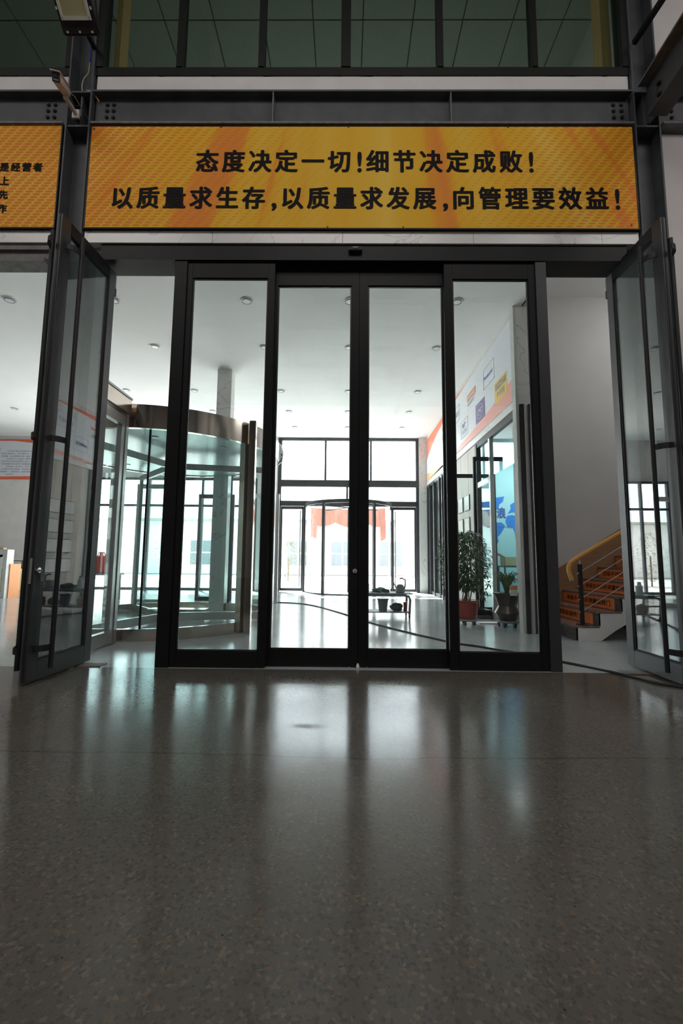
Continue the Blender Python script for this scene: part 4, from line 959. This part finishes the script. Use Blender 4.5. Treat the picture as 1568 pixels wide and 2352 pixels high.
for k in range(85):
    a = rr.uniform(0, 2*PI); L = rr.uniform(.26, .44); pz = 0.50
    pts = []
    for i in range(7):
        t = i/6; r_ = 0.03+L*0.75*t; pts.append(Vector((c1[0]+r_*math.cos(a)*0.8, c1[1]+r_*math.sin(a)*0.7, pz+L*2.3*t*(1-0.62*t)-0.12*t*t)))
    sx = Vector((-math.sin(a), math.cos(a), 0)); prev = None
    for i, p in enumerate(pts):
        wd = 0.011*(1-(i/6)**2)+0.001; A = q.bm.verts.new(p-sx*wd); B = q.bm.verts.new(p+sx*wd)
        if prev: q.bm.faces.new((prev[0], prev[1], B, A))
        prev = (A, B)
tag(q.build('foliage', M_LEAFG2, sp2), kind='stuff')
tg = MB().box(2.42, 2.53, 6.56, 6.565, 0.48, 0.63).build('paper_tag', M_BOARD, sp2); MB().box(2.42, 2.53, 6.556, 6.56, 0.57, 0.63).build('orange_print', M_ORNG, tg)
settle(sp2)
# desk with open carton in the teal room
dk = thing('desk', 'dark legged desk in the teal room carrying an open carton', 'desk')
MB().box(3.05, 3.75, 8.55, 9.0, 0.86, 0.89).build('top', M_DARK2, dk)
for x in (3.07, 3.70):
    for y in (8.58, 8.94): MB().box(x, x+0.03, y, y+0.03, 0, 0.86).build('leg', M_DARK2, dk)
settle(dk)
ct = thing('open_carton', 'open brown cardboard carton on the desk under the world map', 'box')
q = MB(); q.box(3.10, 3.40, 8.62, 8.625, 0.89, 1.06).box(3.10, 3.40, 8.87, 8.875, 0.89, 1.06).box(3.10, 3.105, 8.62, 8.875, 0.89, 1.06).box(3.395, 3.40, 8.62, 8.875, 0.89, 1.06).box(3.10, 3.40, 8.62, 8.875, 0.89, 0.895); q.build('body', M_CARD, ct)
for a, b_ in (((3.10, 8.62, 1.06), (2.99, 8.62, 1.13)), ((3.40, 8.62, 1.06), (3.49, 8.62, 1.15))):
    MB().prism([a, b_, (b_[0], 8.87, b_[2]), (a[0], 8.87, a[2])], (0, 0, 0.004)).build('flap', M_CARD, ct)
settle(ct)

# ================================================================== TROLLEY
tr = thing('tool_trolley', 'two-shelf tube-frame tool trolley on wheels behind the right sliding leaf', 'trolley')
q = MB()
for y in (7.62, 8.05):
    q.tube([(0.15, y, 0.07), (0.13, y, 0.33), (0.16, y, 0.375), (0.22, y, 0.385), (1.02, y, 0.385), (1.09, y, 0.37), (1.115, y, 0.31), (1.10, y, 0.07)], 0.021, 10)
q.build('tube_frame', M_PLAST, tr, True)
MB().box(0.12, 1.16, 7.60, 8.07, 0.405, 0.42).build('top_shelf', M_PLAST, tr)
MB().box(0.13, 1.10, 7.62, 8.05, 0.09, 0.105).build('lower_shelf', M_PLAST, tr)
for x in (0.15, 1.10):
    for y in (7.62, 8.05): q = MB(); caster(q, x, y, 0.035); q.build('caster', M_BLACKR, tr)
settle(tr)
tl = thing('water_kettle', 'dark kettle-like tool with a curved handle on the trolley top', 'tool')
MB().lathe((0.96, 7.75, 0.42), [(0.07, 0), (0.085, 0.02), (0.075, 0.10), (0.05, 0.14), (0.02, 0.15)], 20).build('body', M_PLAST, tl, True)
MB().tube([(1.03, 7.75, 0.47), (1.05, 7.74, 0.56), (1.05, 7.75, 0.64), (0.99, 7.75, 0.67), (0.95, 7.75, 0.66)], 0.013, 8).build('handle', M_BLACKR, tl, True)
MB().tube([(0.90, 7.75, 0.50), (0.86, 7.75, 0.56), (0.85, 7.75, 0.60)], 0.010, 8).build('spout', M_PLAST, tl, True); settle(tl)
jr = thing('glass_jar', 'pale jar standing on the trolley top beside the centre stile', 'jar')
MB().lathe((0.37, 7.78, 0.42), [(0.05, 0), (0.055, 0.01), (0.055, 0.15), (0.035, 0.17), (0.035, 0.2)], 18).build('body', M_BOARD, jr, True)
MB().cyl((0.37, 7.78, 0.62), (0.37, 7.78, 0.645), 0.03).build('lid', M_PLAST, jr, True); settle(jr)
gb = thing('rag_heap', 'crumpled green rag heap on the trolley top', 'rag')
q = MB(); bmesh.ops.create_icosphere(q.bm, subdivisions=3, radius=1)
for v in q.bm.verts:
    n_ = 1+0.22*math.sin(v.co.x*7+v.co.y*5)+0.15*math.sin(v.co.z*9+v.co.x*4)
    v.co = Vector((0.62+v.co.x*0.15*n_, 7.80+v.co.y*0.09*n_, 0.421+max(0, v.co.z*0.075*n_)))
q.build('cloth', M_CRATE, gb, True); settle(gb)
bk = thing('bucket', 'grey bucket with a wire handle on the lower trolley shelf', 'bucket')
MB().lathe((0.665, 7.80, 0.105), [(0.07, 0), (0.092, 0.19), (0.10, 0.19), (0.10, 0.205), (0.085, 0.205)], 24).build('pail', M_PLAST, bk, True)
MB().tube([(0.765, 7.80, 0.30), (0.74, 7.76, 0.33), (0.665, 7.73, 0.345), (0.59, 7.76, 0.33), (0.565, 7.80, 0.30)], 0.004, 6).build('handle', M_BLACKR, bk); settle(bk)
bg_ = thing('tool_bag', 'slumped green-grey tool bag on the lower trolley shelf', 'bag')
q = MB(); bmesh.ops.create_icosphere(q.bm, subdivisions=3, radius=1)
for v in q.bm.verts:
    n_ = 1+0.12*math.sin(v.co.x*6+v.co.z*5)
    v.co = Vector((0.90+v.co.x*0.115*n_, 7.82+v.co.y*0.10, 0.106+max(0, 0.06+v.co.z*0.075*n_)))
q.build('body', M_CRATE, bg_, True)
MB().tube([(0.82, 7.76, 0.20), (0.88, 7.74, 0.25), (0.96, 7.76, 0.20)], 0.008, 6).build('strap', M_BLACKR, bg_); settle(bg_)
cn = thing('paint_tin', 'brown tin with a white stripe at the right of the lower shelf', 'tin')
MB().cyl((1.045, 7.74, 0.105), (1.045, 7.74, 0.26), 0.03, seg=18).build('can', M_POT, cn, True); MB().cyl((1.05, 7.74, 0.26), (1.05, 7.74, 0.266), 0.037).build('lid', M_SSL, cn); settle(cn)
cn = thing('round_box', 'reddish round tub on the lower shelf beside the centre stile', 'tub')
MB().lathe((0.33, 7.80, 0.105), [(0.07, 0), (0.09, 0.05), (0.085, 0.13), (0.03, 0.16)], 20).build('tub', M_RUSTO, cn, True); settle(cn)

# ================================================================== CABLES
def cable(name, pts, r, label, m_=M_BLACKR, cat='cable', grp=None, wob=0.0, off=0.0):
    P = [Vector(p) for p in pts]; out = []
    for i in range(len(P)-1):
        p0 = P[max(i-1, 0)]; p1 = P[i]; p2 = P[i+1]; p3 = P[min(i+2, len(P)-1)]
        for k in range(6):
            t = k/6; v = 0.5*((2*p1)+(-p0+p2)*t+(2*p0-5*p1+4*p2-p3)*t*t+(-p0+3*p1-3*p2+p3)*t**3)
            n_ = len(out); out.append(v+Vector((wob*math.sin(n_*0.9+off*40), off+wob*math.cos(n_*0.7), 0)))
    out.append(P[-1]+Vector((0, off, 0)))
    t = thing(name, label, cat, grp); MB().tube(out, r, 7).build('sheath', m_, t, True); settle(t)
CP = [(-1.62, 10.08), (-0.87, 9.75), (-0.17, 8.48), (0.404, 7.05), (0.836, 6.22), (1.263, 5.50), (1.548, 5.206), (1.83, 4.92), (2.03, 4.66), (2.145, 4.49), (2.358, 4.19), (2.508, 3.90), (2.62, 3.70), (3.1, 3.42), (4.2, 3.2)]
cable('floor_cable', [(x, y, 0.009) for x, y in CP], 0.008, 'black cable crossing the floor to the right swing door, front one of the pair', off=-0.022, wob=0.006, grp='pair of black floor cables')
cable('floor_cable', [(x, y, 0.009) for x, y in CP], 0.008, 'black cable crossing the floor to the right swing door, rear one of the pair', off=0.022, wob=0.008, grp='pair of black floor cables')

# ================================================================== WALL HARDWARE
fl = thing('floodlight', 'black floodlight with yellow panel hanging at the top of the left column', 'floodlight')
d = Vector((0, -0.16, 0.14)).normalized(); nrm = Vector((0, -0.14, -0.16)).normalized()   # along the lamp, and the way it faces
rot = Matrix((Vector((1, 0, 0)), d, -nrm)).transposed()
cb = Vector((-2.505, 3.60, 5.845))+d*0.26
MB().obox(cb-nrm*0.03, (0.33, 0.54, 0.06), rot).build('housing', M_BLACKR, fl, bevel=0.01)
cl_ = Vector((-2.505, 3.60, 5.845))+d*0.285
q = MB()
for sx in (-1, 1): q.obox(cl_+nrm*0.006+Vector((sx*0.125, 0, 0)), (0.024, 0.40, 0.012), rot)
for sy in (-1, 1): q.obox(cl_+nrm*0.006+d*(sy*0.188), (0.26, 0.024, 0.012), rot)
q.build('reflector_frame', M_REFL, fl)
MB().obox(cl_+nrm*0.003, (0.228, 0.352, 0.006), rot).build('led_panel', M_LED, fl)
for sx in (-1, 0, 1): MB().obox(Vector((-2.505+sx*0.115, 3.60, 5.845))+d*0.012+nrm*0.004, (0.016, 0.014, 0.010), rot).build('clip', M_REFL, fl)
for sx in (-1, 1): MB().obox(Vector((-2.505+sx*0.155, 3.60, 5.845))+d*0.16+nrm*0.004, (0.014, 0.02, 0.010), rot).build('clip', M_REFL, fl)
MB().bar(Vector((-2.335, 3.60, 5.87)), Vector((-2.335, 3.42, 6.30)), 0.006, 0.03).bar(Vector((-2.675, 3.44, 6.05)), Vector((-2.675, 3.42, 6.30)), 0.006, 0.03).box(-2.68, -2.33, 3.40, 3.44, 6.29, 6.30).box(-2.68, -2.64, 3.43, 4.06, 6.27, 6.30).build('mounting_yoke', M_BLACKR, fl)
settle(fl)
cc = thing('security_camera', 'white bullet security camera on an angled arm on the left column', 'security camera')
A_ = Vector((-2.702, 3.60, 5.392)); B_ = Vector((-2.765, 3.84, 5.520)); ax = (B_-A_).normalized()
sx_ = ax.cross(Vector((0, 0, 1))).normalized(); up_ = sx_.cross(ax); rc = Matrix((sx_, ax, up_)).transposed(); L_ = (B_-A_).length
MB().obox((A_+B_)/2, (0.072, L_, 0.078), rc).build('housing', M_CAMW, cc, bevel=0.010)
MB().obox((A_+B_)/2+up_*0.043-ax*0.02, (0.084, L_, 0.006), rc).build('sun_shield', M_CAMW, cc)
MB().obox(A_-ax*0.003, (0.064, 0.008, 0.07), rc).build('front_glass', M_BLACKR, cc)
MB().cyl(A_-ax*0.006+up_*0.012, A_-ax*0.010+up_*0.012, 0.016).build('lens', M_BLACKR, cc, True)
MB().obox(A_-ax*0.008-up_*0.022, (0.040, 0.003, 0.008), rc).build('status_strip', M_PLAST, cc)
J_ = B_-ax*0.03-up_*0.06
MB().cyl(B_-ax*0.03-up_*0.035, J_, 0.017).cyl(J_-sx_*0.02, J_+sx_*0.02, 0.018).build('swivel', M_CAMW, cc, True)
MB().bar(J_, (-2.792, 4.03, 5.505), 0.032, 0.028).build('arm', M_CAMW, cc)
MB().box(-2.828, -2.756, 4.03, 4.048, 5.455, 5.55).build('wall_plate', M_CAMW, cc)
MB().box(-2.815, -2.77, 4.048, 4.188, 5.47, 5.53).build('bracket', M_STEEL, cc)
settle(cc)
cable('column_cable', [(-2.765, 4.15, 6.24), (-2.765, 4.14, 6.10), (-2.80, 4.13, 6.02), (-2.815, 4.13, 5.93), (-2.80, 4.13, 5.84), (-2.812, 4.13, 5.80)], 0.006, 'cream cable hanging inside the left column', M_CREAM)
cable('cable_sleeve', [(-2.765, 4.15, 6.24), (-2.765, 4.15, 6.34), (-2.77, 4.15, 6.8)], 0.009, 'blue sleeved cable inside the left column above the cream one', M_BLUEC)
cable('column_cable', [(-2.745, 3.85, 5.53), (-2.735, 3.92, 5.56), (-2.735, 4.0, 5.56)], 0.004, 'thin pale lead running along the camera arm', M_CREAM)
cable('column_cable', [(-2.83, 4.03, 5.53), (-2.79, 4.01, 5.565), (-2.72, 4.01, 5.54), (-2.66, 4.03, 5.44), (-2.63, 4.04, 5.39)], 0.003, 'thin black lead looping over the camera plate', M_BLACKR)
tp_ = thing('tape_strip', 'strip of orange tape at the left end of the long beam', 'tape')
MB().bar((-2.632, 4.085, 5.76), (-2.585, 4.085, 5.69), 0.022, 0.008).build('strip', M_TAPE, tp_); settle(tp_)
jb = thing('junction_box', 'small grey junction box with a blue light on the left column shelf', 'junction box')
MB().box(-2.735, -2.685, 4.08, 4.13, 5.793, 5.83).build('box', M_PLAST, jb)
MB().cyl((-2.708, 4.078, 5.812), (-2.708, 4.081, 5.812), 0.005, seg=10).build('led', mat('blue_led', (0.1, 0.3, 1.0), emit=(0.15, 0.4, 1.0, 2.5)), jb); settle(jb)

# ================================================================== FAR LEFT THINGS
wf = thing('sample_window', 'white framed sample window unit with an orange side standing at far left', 'window sample')
MB().box(-9.3, -7.98, 10.40, 10.62, 0.0, 0.06).build('frame_member', M_REFL, wf); MB().box(-9.3, -7.98, 10.40, 10.62, 1.08, 1.14).build('frame_member', M_REFL, wf)
MB().box(-8.06, -7.98, 10.40, 10.62, 0.06, 1.08).build('frame_member', M_REFL, wf); MB().box(-9.3, -9.2, 10.40, 10.62, 0.06, 1.08).build('frame_member', M_REFL, wf)
sh = MB().box(-8.18, -8.13, 10.40, 10.46, 0.12, 1.02).box(-9.15, -8.13, 10.40, 10.46, 0.12, 0.18).box(-9.15, -8.13, 10.40, 10.46, 0.96, 1.02).build('sash', M_REFL, wf)
MB().box(-9.15, -8.18, 10.425, 10.43, 0.18, 0.96).build('pane', G_CLEAR, wf)
MB().box(-7.975, -7.955, 10.50, 10.85, 0.0, 0.80).build('orange_panel', M_ORNG, wf); settle(wf)
for k, (x, dx, h_) in enumerate(((-8.12, 0.10, 0.045), (-8.30, 0.07, 0.03))):
    t = thing('wood_block', 'small wooden block on the sample window, %s one' % ('right' if k == 0 else 'left'), 'block', 'wood blocks on the sample window'); MB().box(x-dx, x, 10.45, 10.55, 1.14, 1.14+h_).build('block', M_CARD, t, bevel=0.004); settle(t)
t = thing('yellow_carton', 'plain yellow carton on the floor by the far left wall', 'box'); MB().box(-10.15, -9.35, 12.7, 13.2, 0.0, 0.62).build('body', mat('dull_yellow_card', (0.52, 0.44, 0.22), 0.7), t, bevel=0.004)
MB().box(-10.1, -9.40, 12.69, 12.70, 0.28, 0.31).build('tape', M_CARD, t); settle(t)
t = thing('small_frame', 'small empty picture frame standing on the yellow carton', 'frame')
MB().box(-9.72, -9.70, 12.9, 12.92, 0.62, 0.86).box(-9.46, -9.44, 12.9, 12.92, 0.62, 0.86).box(-9.72, -9.44, 12.9, 12.92, 0.84, 0.86).box(-9.72, -9.44, 12.9, 12.92, 0.62, 0.64).build('frame', M_DARK2, t); settle(t)
for k in range(2):
    t = thing('red_jug', 'red plastic jug behind the silver door, %s one' % ('left' if k == 0 else 'right'), 'jug', 'red jugs on a bench'); x = -6.05+k*0.42
    MB().lathe((x, 10.2, 0.62), [(0.15, 0), (0.17, 0.02), (0.17, 0.30), (0.12, 0.38), (0.04, 0.41), (0.04, 0.46)], 20).build('body', mat('red_plastic', (0.75, 0.05, 0.05), 0.35), t, True)
    MB().tube([(x-0.1, 10.2, 1.0), (x-0.06, 10.2, 1.09), (x+0.06, 10.2, 1.09), (x+0.1, 10.2, 1.0)], 0.012, 8).build('handle', mat('red_plastic', (0.75, 0.05, 0.05)), t, True); settle(t)
t = thing('bench', 'low grey bench carrying two red jugs', 'bench')
MB().box(-6.4, -5.2, 10.0, 10.45, 0.57, 0.62).build('top', M_PLAST, t)
for x in (-6.35, -5.30):
    for y in (10.03, 10.37): MB().box(x, x+0.05, y, y+0.05, 0, 0.57).build('leg', M_DARK2, t)
settle(t)

# ================================================================== OUTSIDE
struct('floor', MB().box(-40, 40, 13.6, 70, -0.25, -0.03), M_PAVE, 'sunlit paved yard outside')
struct('floor', MB().box(-40, -12.1, -20, 13.6, -0.25, -0.03), M_PAVE, 'yard left of the building')
eb = thing('yard_building', 'pale low building across the sunlit yard', 'building')
MB().box(-16, 14, 27, 32, 0, 3.2).build('wall', M_EXTW, eb)
for i, x in enumerate((-9.5, -6.6, -3.6, -0.9, 2.0, 5.0, 8.0)):
    f_ = MB().box(x, x+1.5, 26.94, 27.0, 0.5, 2.1).build('window', M_REFL, eb)
    for a in (0.06, 0.79):
        for z in (0.56, 1.33): MB().box(x+a, x+a+0.65, 26.93, 26.94, z, z+0.7).build('pane', M_EXTG, f_)
MB().box(-16.3, 14.3, 26.6, 32.3, 3.2, 3.35).build('roof', M_ROOF, eb); settle(eb)
def shrub(x, y, h_, label, seed):
    t = thing('shrub', label, 'shrub', 'shrubs in the yard'); r_ = random.Random(seed); q = MB()
    for k in range(500):
        a = r_.uniform(0, 2*PI); s_ = math.sqrt(r_.random()); zz = r_.random(); wd = h_*0.42*math.sin(PI*(0.12+0.85*zz))
        leaf(q, Vector((x+s_*wd*math.cos(a), y+s_*wd*math.sin(a), 0.15+zz*h_)), (math.cos(a), math.sin(a), r_.uniform(-.3, .8)), 0.14, 0.06, .3)
    MB().cyl((x, y, -0.03), (x, y, h_*0.6), 0.03).build('stem', M_BARK, t); tag(q.build('foliage', M_EXTLEAF, t), kind='stuff'); settle(t)
shrub(-2.55, 20, 1.7, 'yellow-green shrub in the yard behind the left far door', 1)
shrub(3.35, 20, 1.7, 'yellow-green shrub in the yard behind the right far door', 2)
shrub(-7.2, 18.5, 2.0, 'green shrub in the yard seen through the revolving door', 3)
